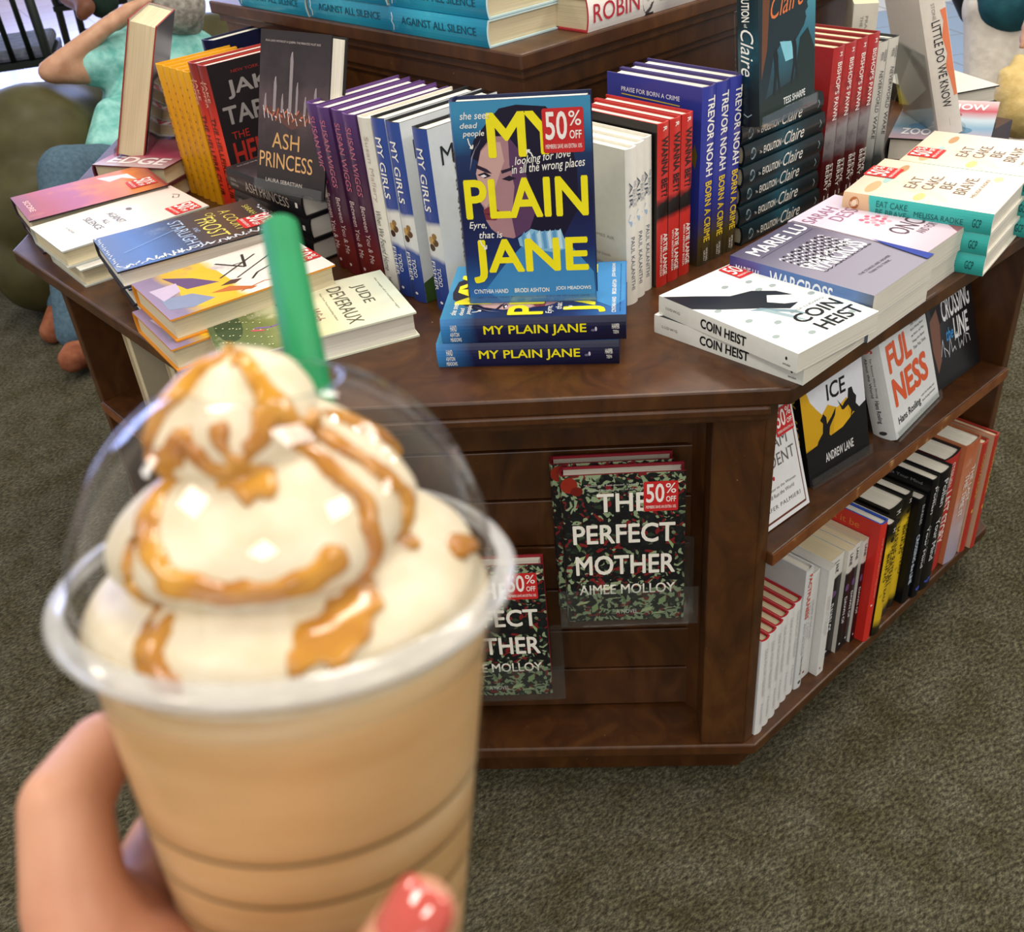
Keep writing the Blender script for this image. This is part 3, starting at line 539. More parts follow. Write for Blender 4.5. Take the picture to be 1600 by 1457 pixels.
K['orange'] = dict(W=.145, H=.222, T=.03, board=C('#2b1c22'), pages=PC, back=C('#5c2430', .3), spine=C('#7a2f2c', .3),
 front=cv('orange_cover', [(0, '#7c3138'), (.15, '#a3413c'), (.4, '#a9557a'), (.6, '#c8662e'), (.8, '#e08038'), (1, '#8c3a36')], noise=(7, .55, '#e0892c', .55)),
 F=[('t', 'SCORE', '#e8c9bc', .28, .05, .72, .09, dict(b=.02)), ('p', '#cfdde6', [(.1, .62), (.35, .68), (.3, .78), (.5, .86), (.2, .84)]), ('p', '#8a2f2c', [(0, .98), (1, .98), (1, 1), (0, 1)])])
K['silence'] = dict(W=.145, H=.232, T=.03, board=C('#b5b8b0'), pages=PC, back=C('#d8d5cc', .3), spine=C('#22262a', .3), front=cv('silence_cover', [(0, '#dedbd4'), (.5, '#e8e2de'), (.8, '#e3cfc8'), (1, '#e0cbc0')], rough=.3),
 F=[('t', 'AGAINST', '#55565a', .3, .45, .7, .5), ('t', 'ALL', '#55565a', .45, .38, .6, .42), ('t', 'SILENCE', '#55565a', .25, .3, .7, .35), ('t', 'A NOVEL', '#9a9894', .35, .16, .6, .18), ('e', '#6f6a6a', .35, .6, .05, .02), ('l', '#4c4446', .008, [(.3, .93), (.38, .96), (.46, .93), (.42, .9), (.36, .92)])])
K['frost'] = dict(W=.148, H=.237, T=.026, board=C('#23222b'), pages=PW, back=C('#2b2a36', .3), spine=C('#22222c', .3),
 front=cv('frost_cover', [(0, '#5a6f9c'), (.2, '#4a70b0'), (.38, '#3f5a8c'), (.5, '#3d3540'), (.75, '#4e3d34'), (1, '#3a2d2a')], noise=(12, .35, '#a9b7cf', .62)),
 F=[('t', 'A COURT', '#cdbb5c', .14, .74, .8, .81, dict(sh=.2)), ('t', 'OF', '#cdbb5c', .12, .66, .26, .71), ('t', 'FROST', '#d8c962', .22, .58, .84, .69, dict(sh=.15)), ('t', 'AND', '#9fb0cf', .42, .53, .56, .56), ('t', 'STARLIGHT', '#a9bcdc', .1, .43, .92, .51), ('t', 'SARAH J. MAAS', '#c9b85a', .16, .88, .84, .93)]
   + [('l', '#c9ced8', .012, [(.86+.1*abs(math.sin(i*.9)), .02+i*.0245), (.98-.08*abs(math.cos(i*1.7)), .035+i*.0245), (.9+.05*math.sin(i*3.), .045+i*.0245)]) for i in range(38)]
   + [('l', '#c9ced8', .01, [(.02+i*.05, .015+.02*abs(math.sin(i*1.3))), (.05+i*.05, .03-.02*abs(math.cos(i*2.1)))]) for i in range(18)]
   + [('l', '#c9ced8', .012, [(.25+i*.06, .985-.02*abs(math.sin(i*1.3))), (.29+i*.06, .96+.02*abs(math.cos(i*2.1)))]) for i in range(11)] + [('l', '#8fb4e8', .006, [(.3, .5), (.6, .1)])])
K['mary'] = dict(W=.146, H=.225, T=.032, board=C('#dd8f2a'), pages=PC, back=C('#e8dccb', .35), spine=C('#d9922c', .35),
 front=cv('mary_cover', [(0, '#8c7a9c'), (.12, '#7f7390'), (.2, '#c9a33a'), (.42, '#d8b03c'), (.47, '#e6ddd4'), (1, '#eae3dc')], noise=(10, .6, '#6f5a86', .6)),
 F=[('p', '#d9ad2a', [(.3, .2), (.75, .14), (.95, .2), (.98, .4), (.6, .46), (.3, .45), (.12, .4)]), ('p', '#7d86a4', [(.55, .05), (.8, .04), (.9, .16), (.85, .3), (.62, .22)]), ('p', '#5d4370', [(.1, .16), (.5, .22), (.56, .4), (.3, .3)]), ('p', '#b9a9c4', [(.3, .04), (.6, .06), (.5, .18), (.3, .2)]), ('p', '#4b2f2a', [(.66, .38), (.7, .46), (.64, .52), (.6, .46)]), ('p', '#b5622c', [(.74, .3), (.92, .5), (.9, .54), (.72, .42)]),
    ('l', '#2b2320', .018, [(.15, .48), (.42, .6), (.12, .66)]), ('l', '#2b2320', .014, [(.3, .54), (.3, .63)]), ('l', '#2b2320', .016, [(.5, .42), (.2, .72)]), ('l', '#2b2320', .014, [(.6, .5), (.28, .82)]), ('l', '#2b2320', .016, [(.72, .56), (.62, .62), (.46, .86), (.3, .92)]), ('l', '#2b2320', .014, [(.75, .66), (.5, .95)]), ('l', '#b5622c', .012, [(.9, .44), (.84, .6), (.88, .66)])])
K['jude'] = dict(W=.15, H=.242, T=.034, board=C('#d9dcc8'), pages=PW, back=C('#bfd4cf', .3), spine=C('#c9ceb4', .3),
 front=cv('jude_cover', [(0, '#4c5c38'), (.25, '#66703c'), (.42, '#9a9f62'), (.52, '#d2cfa4'), (.7, '#dfdcc0'), (1, '#d3dccb')], noise=(10, .45, '#e6e2c4', .55)),
 F=[('t', 'JUDE', '#5c5b48', .2, .78, .6, .86), ('t', 'DEVERAUX', '#5c5b48', .14, .66, .92, .74), ('t', 'New York Times Bestselling Author', '#8a8a74', .2, .61, .8, .625), ('t', 'Wish', '#9c5a5c', .48, .5, .72, .57, dict(sh=.3)), ('t', 'the magic of a summer night', '#8a8a74', .14, .93, .86, .945),
    ('e', '#34462a', .4, .1, .3, .07), ('p', '#5a4327', [(.1, .36), (.4, .4), (.3, .48), (.05, .44)]), ('l', '#7c5a9c', .02, [(.55, .22), (.6, .3), (.56, .38)]), ('l', '#c8485c', .02, [(.58, .2), (.63, .26)])]
   + [('e', '#d8dcb0', .06+.88*((i*37) % 100)/100, .02+.26*((i*61) % 100)/100, .006, .0045) for i in range(60)])
K['edge'] = dict(W=.155, H=.235, T=.03, board=C('#5c2430'), pages=PC, back=C('#8c3a4c', .3), spine=C('#8c2c3c', .3), front=cv('edge_cover', [(0, '#b9a9ac'), (.25, '#a9405a'), (.5, '#8f4456'), (1, '#b9848c')]),
 F=[('t', 'EDGE', '#efe3e3', .12, .06, .9, .2, dict(b=.05))])
K['redstand'] = dict(W=.15, H=.225, T=.05, board=C('#8f2b20'), inner=C('#b9b4ac'), pages=PC, front=C('#a8321f', .35), spine=C('#3a2426', .35), back=cv('redstand_back', [(0, '#24252e'), (.5, '#3a3d4c'), (1, '#23242c')]), F=[('t', 'THE', '#c9c4c0', .2, .8, .5, .9)])
K['stripe'] = dict(W=.14, H=.21, T=.022, board=C('#c9c5c4'), pages=PC, back=C('#d3cfcd'), spine=C('#b23a46', .3), front=cv('stripe_cover', [(0, '#c9c6c9'), (.4, '#d9d6d8'), (1, '#e1dedd')]),
 F=[('p', '#b23a46', [(.05+i*.16, 0), (.12+i*.16, 0), (.22+i*.16, .3), (.15+i*.16, .3)]) for i in range(6)]+[('t', 'MAKE IT RIGHT', '#2a2a30', .1, .42, .9, .58, dict(b=.04)), ('l', '#2a2a30', .03, [(.3, .66), (.6, .76)])])
K['navy'] = dict(W=.15, H=.225, T=.04, board=C('#1b1f3c'), pages=PW, back=C('#1b1f3c', .3), spine=C('#1c2044', .3), front=C('#1b1f3c', .3), F=[('t', 'ISLE', '#d9d2c8', .1, .6, .5, .7)], S=[('l', WH, .01, [(.2, .2), (.7, .2)])])
K['yelwhite'] = dict(W=.13, H=.2, T=.04, hc=False, pages=PC, back=C('#e3ddc9'), spine=C('#d9d5c8'), front=C('#e2cf4a'), S=[('t', 'PRAISE FOR', '#8c8c84', .1, .5, .4, .62), ('t', 'THE REVOLUTION', '#8c8c84', .1, .3, .5, .42)])
K['zoom'] = dict(W=.15, H=.225, T=.038, board=C('#1f211f'), pages=PW, back=C('#d4d2cc', .3), spine=C('#242624', .3), front=cv('zoom_cover', [(0, '#b99aa4'), (.3, '#6f93ac'), (.5, '#a9b8c2'), (.75, '#a93a48'), (1, '#c9b9bc')]),
 F=[('e', c, u, v, .1, .07) for c, u, v in (('#d9e3e8', .25, .3), ('#5f8aac', .25, .3), ('#e6e6e8', .55, .4), ('#93323f', .55, .62), ('#d9e3e8', .3, .7), ('#47748f', .7, .25))]+[('t', 'ZOOM', '#f1eef0', .1, .1, .5, .24, dict(b=.04)), ('t', 'NOW', '#f1eef0', .5, .75, .9, .9, dict(b=.04))])
K['little'] = dict(W=.145, H=.217, T=.037, board=C('#d9d4cc'), pages=PW, back=C('#ddd8d0', .35), front=C('#dcd7cf', .35), spine=C('#dad5cc', .4),
 S=[('t', 'STONE', '#8e8a84', .06, .38, .17, .52), ('t', 'LITTLE DO WE KNOW', '#26262a', .18, .3, .78, .66, dict(b=.012)), ('p', '#e0805a', [(.12, .72), (.2, .8), (.3, .66), (.42, .78), (.5, .64), (.6, .76), (.72, .84), (.72, .98), (.12, .98)]), ('l', '#9a958e', .01, [(.86, .5), (.92, .5)])])
K['dark_flat'] = dict(W=.14, H=.21, T=.03, board=C('#2a2a2c'), pages=PW, back=C('#303032'), spine=C('#2a2a2c'), front=C('#cfcbc2'), F=[('p', '#39383a', [(0, .8), (1, .8), (1, 1), (0, 1)])])
def leafy(w, h):
    k = ('leafy',)
    if k in _M: return _M[k]
    m, nt, b = new_mat('leafy_cover', .3, .5); tc = N(nt, 'ShaderNodeTexCoord')
    no = N(nt, 'ShaderNodeTexNoise', i_Scale=40., i_Detail=2.); nt.links.new(tc.outputs['Object'], no.inputs['Vector'])
    ad = N(nt, 'ShaderNodeMixRGB'); ad.inputs[0].default_value = .03; nt.links.new(tc.outputs['Object'], ad.inputs[1]); nt.links.new(no.outputs['Color'], ad.inputs[2])
    vo = N(nt, 'ShaderNodeTexVoronoi', i_Scale=210.); nt.links.new(ad.outputs[0], vo.inputs['Vector'])
    sp = N(nt, 'ShaderNodeSeparateXYZ'); nt.links.new(tc.outputs['Object'], sp.inputs[0])
    hs = N(nt, 'ShaderNodeSeparateColor'); nt.links.new(vo.outputs['Color'], hs.inputs[0])
    # leaves lighter towards foot and head of the cover, soil dark in the middle
    mid = N(nt, 'ShaderNodeMath', operation='MULTIPLY_ADD'); nt.links.new(sp.outputs['Y'], mid.inputs[0]); mid.inputs[1].default_value = 1/h; mid.inputs[2].default_value = -.55
    ab = N(nt, 'ShaderNodeMath', operation='ABSOLUTE'); nt.links.new(mid.outputs[0], ab.inputs[0])
    su = N(nt, 'ShaderNodeMath', operation='MULTIPLY_ADD'); nt.links.new(ab.outputs[0], su.inputs[0]); su.inputs[1].default_value = .75; nt.links.new(hs.outputs['Red'], su.inputs[2])
    r = ramp(nt, [(.5, '#131418'), (.84, '#1a1f20'), (.95, '#2c3b2b'), (1.0, '#8fa07c')], su.outputs[0]); r.color_ramp.interpolation = 'LINEAR'
    g = N(nt, 'ShaderNodeMath', operation='GREATER_THAN'); g.inputs[1].default_value = .9; nt.links.new(hs.outputs['Green'], g.inputs[0])
    mx = N(nt, 'ShaderNodeMixRGB'); nt.links.new(g.outputs[0], mx.inputs[0]); nt.links.new(r.outputs[0], mx.inputs[1]); mx.inputs[2].default_value = lin('#7a1f22')
    nt.links.new(mx.outputs[0], b.inputs['Base Color']); _M[k] = m; return m
K['mother'] = dict(W=.16, H=.24, T=.032, board=C('#8c1f2c'), pages=PW, front=leafy, back=C('#6a1c28', .3), spine=leafy,
 F=[('e', '#8e2a1c', .06, .94, .07, .05), ('e', '#6f1c18', .12, .9, .05, .03)]
   + [('p', ['#b5c490', '#8fa774', '#d3d9b4', '#6f8a5a'][i % 4], [(u, v), (u+.07*math.cos(a)+.03, v+.03*math.sin(a)), (u+.14*math.cos(a), v+.08*math.sin(a)), (u+.05*math.cos(a)-.02, v+.05*math.sin(a))]) for i, (u, v, a) in enumerate([(.06, .12, .4), (.2, .06, 1.2), (.34, .16, .1), (.5, .12, 2.), (.62, .05, .6), (.78, .1, 1.1), (.88, .2, 2.2), (.12, .5, 1.8), (.06, .42, .7), (.9, .82, 2.4), (.85, .92, .3), (.4, .9, .2), (.72, .04, .2), (.9, .5, 1.9), (.28, .22, .5), (.68, .2, .3)])]
   + [('t', '"Riveting...a fast-paced, twisty, engrossing"', '#c9ccc4', .18, .925, .8, .94), ('t', '-Megan Miranda, author of All the Missing Girls', '#c9ccc4', .2, .895, .8, .91),
    ('t', 'THE', '#eee9dd', .28, .76, .7, .88, dict(b=.035)), ('t', 'PERFECT', '#eee9dd', .07, .55, .92, .68, dict(b=.035)), ('t', 'MOTHER', '#eee9dd', .08, .335, .92, .47, dict(b=.035)), ('t', 'AIMEE MOLLOY', '#eee9dd', .1, .195, .92, .265, dict(b=.02)), ('t', 'A NOVEL', '#e6e2d8', .41, .05, .6, .08, dict(b=.01))],
 S=[('t', 'THE PERFECT MOTHER', '#eee9dd', .3, .3, .7, .7, dict(b=.02))], st=(.8, .85, .042))
K['madam'] = dict(W=.12, H=.187, T=.02, board=C('#b0242c'), pages=PC, front=C('#e3e4e6', .35), back=C('#dfe0e0', .35), spine=C('#e0e0de', .35),
 F=[('l', '#6b3a2c', .014, [(.05, .035), (.95, .035), (.95, .965), (.05, .965), (.05, .035)]), ('t', 'DEAR', '#6a6260', .3, .58, .7, .66), ('t', 'MADAM', '#6a6260', .18, .46, .82, .54), ('t', 'PRESIDENT', '#6a6260', .1, .35, .9, .43), ('e', '#b0242c', .5, .29, .02, .014), ('t', 'An Open Letter to the Women', '#77706c', .15, .21, .85, .235), ('t', 'Who Will Run the World', '#77706c', .2, .17, .8, .195), ('t', 'JENNIFER PALMIERI', '#6a6260', .12, .09, .88, .125, dict(sp=1.2))],
 S=[('t', 'DEAR MADAM PRESIDENT', '#b9b9bb', .1, .35, .6, .65), ('t', 'PALMIERI', '#b9b9bb', .68, .4, .9, .62)])
K['ice'] = dict(W=.14, H=.21, T=.03, hc=False, pages=PC, back=C('#17161a', .35), spine=C('#141417', .35), front=cv('ice_cover', [(0, '#141416'), (.22, '#17171a'), (.27, '#cfa01c'), (.55, '#dba91e'), (1, '#cf9f1c')]),
 F=[('p', '#dfe2ea', [(.14, 0.540), (.1, 0.612), (.14, 0.720), (.3, 1.000), (1, 1.000), (1, 0.270), (.85, 0.234), (.78, 0.378), (.7, 0.450), (.55, 0.414), (.4, 0.468), (.3, 0.423), (.22, 0.477)]), ('p', '#e0ae22', [(.42, 0.198), (.5, 0.414), (.66, 0.432), (.78, 0.225)]),
    ('p', '#17171a', [(.14, 0.204), (.2, 0.265), (.28, 0.302), (.3, 0.363), (.26, 0.393), (.32, 0.423), (.36, 0.393), (.36, 0.347), (.44, 0.378), (.52, 0.423), (.5, 0.378), (.4, 0.318), (.38, 0.272), (.44, 0.227), (.42, 0.196), (.36, 0.257), (.28, 0.242), (.2, 0.211)]),
    ('p', '#17171a', [(.6, 0.393), (.66, 0.423), (.72, 0.438), (.74, 0.499), (.8, 0.499), (.82, 0.454), (.86, 0.423), (.84, 0.378), (.92, 0.318), (.98, 0.272), (.94, 0.257), (.84, 0.318), (.78, 0.333), (.74, 0.302), (.76, 0.347), (.72, 0.393), (.64, 0.378)]), ('p', '#17171a', [(.55, 0.469), (.62, 0.378), (.63, 0.401)]),
    ('t', 'AGE of', '#cf9a6a', .3, .75, .7, .8, dict(sh=.3)), ('t', 'ICE', '#17171a', .4, .49, .7, .6, dict(b=.03)), ('t', 'ANDREW LANE', '#dcdcdc', .28, .1, .74, .16, dict(b=.03)), ('p', '#17171a', [(0, 0.180), (0, 0.234), (.3, 0.252), (.6, 0.270), (.8, 0.324), (1, 0.360), (1, 0.180)])],
 S=[('t', 'DAY of ICE', '#d9b23a', .3, .3, .72, .72, dict(b=.02)), ('t', 'LANE', '#e4e4e4', .04, .3, .16, .7, dict(b=.02))])
K['laneb'] = dict(W=.135, H=.205, T=.026, hc=False, pages=PC, back=C('#ddd9cf', .35), front=C('#dcd8ce'), spine=cv('lane_spine', [(0, '#111114'), (.78, '#151518'), (.8, '#d8d6d0'), (1, '#dcdad4')]),
 S=[('t', 'LANE', '#1d1d20', .04, .3, .15, .7, dict(b=.02)), ('e', '#6a4a7c', .36, .5, .035, .26), ('t', 'DAWN OF', '#dcdce0', .45, .3, .72, .68, dict(b=.03)), ('e', '#d0d0d4', .93, .5, .01, .12)])
K['fact'] = dict(W=.155, H=.235, T=.034, board=C('#c9c9c8'), pages=PW, front=C('#dfe2e3', .35), back=C('#c2c4c4', .35), spine=C('#d3d6d6', .35),
 F=[('t', 'FACT', '#dc5a2c', .1, .645, .8, .84, dict(b=.07)), ('t', 'FUL', '#dc5a2c', .1, .42, .6, .61, dict(b=.07)), ('t', 'NESS', '#dc5a2c', .1, .19, .86, .385, dict(b=.07)), ('t', 'Hans Rosling', '#1b1c1f', .1, .06, .6, .125, dict(b=.03)), ('t', 'with Ola Rosling and', '#2b2c2f', .63, .105, .93, .125), ('t', 'Anna Rosling Ronnlund', '#2b2c2f', .63, .07, .93, .09)]
   + [('t', s, '#2b2c2f', .64, .6-.04*i, .92, .622-.04*i) for i, s in enumerate(('Ten Reasons', "We're Wrong About", 'the World - and Why', 'Things Are Better', 'Than You Think'))],
 S=[('t', 'FACTFULNESS', '#cf4a34', .04, .3, .4, .72, dict(b=.05)), ('t', "Ten Reasons We're Wrong", '#33353a', .43, .5, .7, .62), ('t', 'About the World', '#33353a', .43, .3, .7, .42), ('t', 'Hans Rosling', '#1e1f22', .72, .35, .88, .6, dict(b=.02)), ('e', '#3a3c40', .95, .5, .014, .18)])
K['cross'] = dict(W=.155, H=.225, T=.03, board=C('#101013'), pages=PW, back=C('#131316', .3), spine=C('#121214', .3), front=cv('cross_cover', [(0, '#141417'), (.5, '#1d1a1c'), (1, '#26211f')], noise=(9, .4, '#383238', .58)),
 F=[('p', '#8a6353', [(.22, .98), (.2, .86), (.26, .76), (.36, .74), (.42, .8), (.42, .96), (.36, 1)]), ('p', '#120d0e', [(.2, 1), (.1, .9), (.06, .6), (.14, .42), (.3, .46), (.26, .7), (.2, .86), (.24, .96)]), ('p', '#7a5344', [(.04, .5), (.2, .56), (.24, .44), (.2, .2), (.1, .12), (.04, .3)]), ('p', '#6d5a56', [(.56, 1), (.66, .86), (.74, .9), (.78, 1)]),
    ('t', 'CROSSING', '#e9eaee', .3, .44, .92, .61, dict(b=.04, tilt=.02)), ('t', 'the', '#3f8fd0', .34, .3, .5, .39, dict(b=.03, sh=.3)), ('t', 'LINE', '#e9eaee', .52, .28, .84, .43, dict(b=.04)), ('t', 'SIMONE ELKELES', '#3f8fd0', .38, .66, .8, .7)]
   + [('l', '#cfd2d8', .008, [(.2+.08*i, .22+.05*math.sin(i*2)), (.26+.08*i, .28+.05*math.cos(i*3)), (.28+.08*i, .2)]) for i in range(8)],
 S=[('t', 'ELKELES', '#bfc0c4', .06, .3, .24, .6), ('t', 'CROSSING the LINE', '#c4d4e6', .34, .28, .82, .72, dict(b=.04))])
K['white_thick'] = dict(W=.13, H=.205, T=.034, hc=False, pages=pages_mat('grey_white_pages', '#c9c8c4'), back=C('#d3d2cf', .4), spine=C('#dad9d6', .4), front=C('#d6d5d2', .4), S=[('t', 'A REAPER AT THE GATES', '#a9a9ac', .25, .5, .62, .68), ('t', 'SABAA TAHIR', '#bcbcbe', .25, .25, .6, .42), ('e', '#8c5a5c', .94, .4, .012, .1)])
K['redbig'] = dict(W=.165, H=.24, T=.04, board=C('#2a4fae'), pages=PW, back=cv('redbig_back', [(0, '#c62a22'), (1, '#cf3128')]), spine=C('#d23229', .35), front=C('#c9302a'), S=[('t', 'THE THING ABOUT THE GAME', '#e89a88', .12, .3, .62, .5, dict(sh=.3)), ('e', '#f0e6dc', .68, .3, .008, .1)], B=[('t', 'Work it be', '#e0863a', .3, .9, .8, .95)])
K['date'] = dict(W=.15, H=.228, T=.0265, board=C('#15130f'), pages=PW, back=C('#16140f', .3), front=C('#17150f'), spine=cv('date_spine', [(0, '#17150f'), (.06, '#2c260f'), (.14, '#d8b422'), (.8, '#e2bf26'), (.86, '#5c4c14'), (.92, '#15130f'), (1, '#15130f')], noise=(60, .4, '#3a3010', .6)),
 S=[('t', 'MARINE BATEAU', '#2a230c', .2, .45, .7, .75), ('t', 'BRING', '#1c180c', .25, .15, .5, .4, dict(b=.02)), ('e', '#1c180c', .14, .5, .02, .2), ('t', 'M', WH, .04, .35, .07, .6)])
K['crossb'] = dict(K['cross'], W=.14, H=.215, T=.034, spine=C('#101013', .3), F=[])
K['mind'] = dict(W=.16, H=.24, T=.037, board=C('#101013'), pages=PW, back=C('#131315', .3), front=C('#131315'), spine=C('#111113', .3), S=[('t', 'Michael', '#b9b9bc', .08, .6, .22, .8), ('t', 'Pollan', '#d9d9dc', .06, .22, .28, .56, dict(b=.02)), ('t', 'How to Change', '#b9b9bc', .4, .62, .72, .78), ('t', 'Your Mind', '#d9d9dc', .38, .2, .74, .56, dict(b=.02)), ('e', '#3f52b4', .93, .5, .018, .26)], B=[('t', 'How to Change Your Mind', '#8c8c90', .2, .93, .9, .96)])
K['lostred'] = dict(W=.155, H=.235, T=.027, board=C('#23181a'), pages=PW, back=C('#7c2226', .3), front=C('#7c2226'), spine=C('#b8302e', .35), S=[('t', 'LAST STORY', '#efd9d0', .3, .25, .75, .75, dict(b=.04)), ('t', 'STEPHEN', '#efd9d0', .06, .3, .26, .6)])
K['lilac'] = dict(W=.155, H=.24, T=.036, board=C('#9c5a3a'), pages=PW, back=C('#c27a52', .3), front=C('#b9694a'), spine=cv('lilac_spine', [(0, '#a49cb4'), (.3, '#b7a5ac'), (.6, '#c98a6a'), (1, '#b8603a')], noise=(12, .4, '#dcc9c4', .55)), S=[('t', 'THE LAST', '#efe6e2', .2, .55, .5, .8, dict(b=.03)), ('t', 'THE TIME IT', '#efe6e2', .24, .2, .6, .48, dict(b=.03))])
K['redtan'] = dict(W=.155, H=.235, T=.03, board=C('#a3352a'), pages=PC, back=C('#c9a98c', .3), front=C('#a8362a'), spine=C('#b23328', .35), S=[('t', 'COSTALEGRE', '#d9a83a', .1, .3, .5, .66), ('e', '#d9a83a', .62, .5, .02, .16)])
K['brownback'] = dict(W=.155, H=.23, T=.03, board=C('#b9a98c'), pages=PC, back=C('#b5a88c', .4), front=cv('bb_front', [(0, '#b8c0c4'), (.4, '#2a2a2e'), (.7, '#6a5a9c'), (1, '#c9a83a')], noise=(25, .5, '#1b1b20', .5)), spine=C('#a99c80', .4))
# ------------------------------------------------------------------ display table
TBL = empty('display_table', (0, 0, 0), None, 'dark stained wooden stepped display table with chamfered corner carrying all the books', 'display table')
def inset(poly, d):
    n = len(poly); out = []
    for i in range(n):
        p0, p1, p2 = (Vector(poly[i-1]), Vector(poly[i]), Vector(poly[(i+1) % n]))
        a = (p1-p0).normalized(); b = (p2-p1).normalized(); na = Vector((-a.y, a.x)); nb = Vector((-b.y, b.x))
        m = (na+nb); m = m/(1+na.dot(nb)); out.append(tuple(p1+m*d))
    return out
TOP = [(.836, .53), (1.52, .53), (2.0, 1.10), (2.0, 1.78), (1.55, 2.25), (.86, 2.25), (.412, 1.72), (.412, .954)]
b = MB(); b.prism(TOP, .668, .69, WOOD); b.build('tabletop', TBL, bevel=.003)
INN = inset(TOP, .024)
# bottom deck and kick
b = MB(); b.prism(inset(TOP, .012), .07, .09, WOOD); b.build('bottom_shelf', TBL, bevel=.003)
b = MB(); b.prism(inset(TOP, .05), .0, .07, WOOD); b.build('kick_base', TBL)
# core of the cabinet behind the bays
b = MB(); b.box(.72, .80, .09, 1.9, 2.1, .668, WOOD); b.build('cabinet_core', TBL)
def fc(s, t, z):   # chamfer facet frame: s metres along from right post corner towards the left, t outwards distance from plane x+y=1.405
    r = Vector((.832, .557, z)); return r+Vector((-1, 1, 0))/2**.5*s+Vector((-1, -1, 0))/2**.5*t
FM = Matrix.Translation(Vector((.832, .557, 0))) @ Matrix(((-.70711, -.70711, 0, 0), (.70711, -.70711, 0, 0), (0, 0, 1, 0), (0, 0, 0, 1)))
FL = .560    # facet length
b = MB(); b.box(.0, -.13, .656, FL, .018, .668, WOOD, FM); b.box(.0, -.13, .644, FL, .009, .656, WOOD, FM); b.build('tabletop_moulding', TBL, bevel=.003)
for a0, a1 in ((0, .06), (FL-.06, FL)):
    b = MB(); b.box(a0, -.13, .09, a1, 0, .644, WOOD, FM); b.build('chamfer_post', TBL, bevel=.003)
b = MB(); b.box(.06, -.12, .09, FL-.06, -.085, .644, WOOD, FM)
zz = .095
while zz < .62:
    z1 = min(zz+.0745, .63); b.box(.06, -.085, zz, FL-.06, -.075, z1, WOOD, FM); zz += .078
b.build('slatwall_panel', TBL, bevel=.0015)
b = MB(); b.box(.06, -.085, .618, FL-.06, -.06, .644, WOOD, FM); b.build('slatwall_top_rail', TBL, bevel=.002)
# right bay
for x0, nm in ((.8325, 'bay_divider'), (1.462, 'bay_end_panel')):
    b = MB(); b.box(x0, .556, .09, x0+.02, .85, .668, WOOD); o = b.build(nm, TBL, bevel=.002)
b = MB(); b.box(.852, .548, .415, 1.462, .78, .435, WOOD); b.build('middle_shelf', TBL, bevel=.002)
b = MB(); b.box(.852, .5465, .4165, 1.462, .548, .4335, EDGE); b.build('shelf_edge_band', TBL)
b = MB(); b.tube([(1.4605, .62, .58), (1.463, .62, .58)], .004, C('#c9c6c0', .2, .8), 12); b.build('shelf_pin', TBL, True)
# left bay
for y0, nm in ((.953, 'bay_divider'), (1.613, 'bay_end_panel')):
    b = MB(); b.box(.438, y0, .09, .72, y0+.02, .668, WOOD); b.build(nm, TBL, bevel=.002)
b = MB(); b.box(.434, .973, .415, .66, 1.613, .435, WOOD); b.build('middle_shelf', TBL, bevel=.002)
b = MB(); b.box(.4325, .973, .4165, .434, 1.613, .4335, EDGE); b.build('shelf_edge_band', TBL)
b = MB(); b.tube([(.5, 1.615, .55), (.5, 1.612, .55)], .004, C('#8a867e', .2, .8), 12); b.build('shelf_pin', TBL, True)
# upper step
TR = [(.953, 1.064), (1.93, 1.064), (1.93, 1.93), (.953, 1.93)]
b = MB(); b.prism(TR, .928, .95, WOOD); b.build('upper_step_top', TBL, bevel=.003)
b = MB(); b.prism(inset(TR, .01), .914, .928, WOOD); b.prism(inset(TR, .018), .885, .914, WOOD); b.prism(inset(TR, .026), .872, .885, WOOD); b.build('upper_step_moulding', TBL, bevel=.002)
b = MB(); b.prism(inset(TR, .034), .69, .872, WOOD); b.build('upper_step_wall', TBL)
b = MB(); b.box(1.25, 1.36, .95, 1.7, 1.7, 1.2, WOOD); b.build('upper_step_riser', TBL)
# ------------------------------------------------------------------ setting
FLOOR = carpet()
b = MB(); b.prism([(-3, -3), (3.45, -3), (3.45, 4.6), (-3, 4.6)], -.02, 0, FLOOR); b.build('floor', kind='structure')
b = MB(); b.prism([(3.45, -3), (12, -3), (12, 4.6), (3.45, 4.6)], -.02, -.001, tiles('pale_mall_tiles', '#dfe5ec', '#8fb0d6', 3.0, .5, .25)); b.build('floor_2', kind='structure')
b = MB(); b.prism([(-3, 4.6), (12, 4.6), (12, 12), (-3, 12)], -.02, -.001, tiles('rose_cafe_tiles', '#c0a8a4', '#c9b2ae', 3.0, .2, .22, '#8f7a78')); b.build('floor_3', kind='structure')
b = MB(); b.box(3.42, -3, 0, 3.48, 4.6, .004, C('#6c7278', .5)); b.build('trim_1', kind='structure')
# far wall with daylight window behind the cafe
wm = fabric('painted_wall', '#b8ab96', '#c2b6a2', 8, .8, .05)
b = MB(); b.box(-3, 11.9, 0, 12, 12, .9, wm); b.box(-3, 11.9, 2.6, 12, 12, 3.3, wm); b.box(-3, 11.9, .9, -1, 12, 2.6, wm); b.box(8, 11.9, .9, 12, 12, 2.6, wm); b.build('wall_back', kind='structure')
sky = bpy.data.materials.new('window_daylight'); sky.use_nodes = True; nt = sky.node_tree; nt.nodes.clear()
em = N(nt, 'ShaderNodeEmission'); em.inputs[0].default_value = lin('#aebfff'); em.inputs[1].default_value = 11.; oo = N(nt, 'ShaderNodeOutputMaterial'); nt.links.new(em.outputs[0], oo.inputs[0])
b = MB(); b.box(-1, 11.94, .9, 8, 11.96, 2.6, sky); b.build('window_1', kind='structure')
b = MB()
for i in range(7): b.box(-1+i*1.5-.03, 11.88, .9, -1+i*1.5+.03, 11.94, 2.6, C('#2a2c30'))
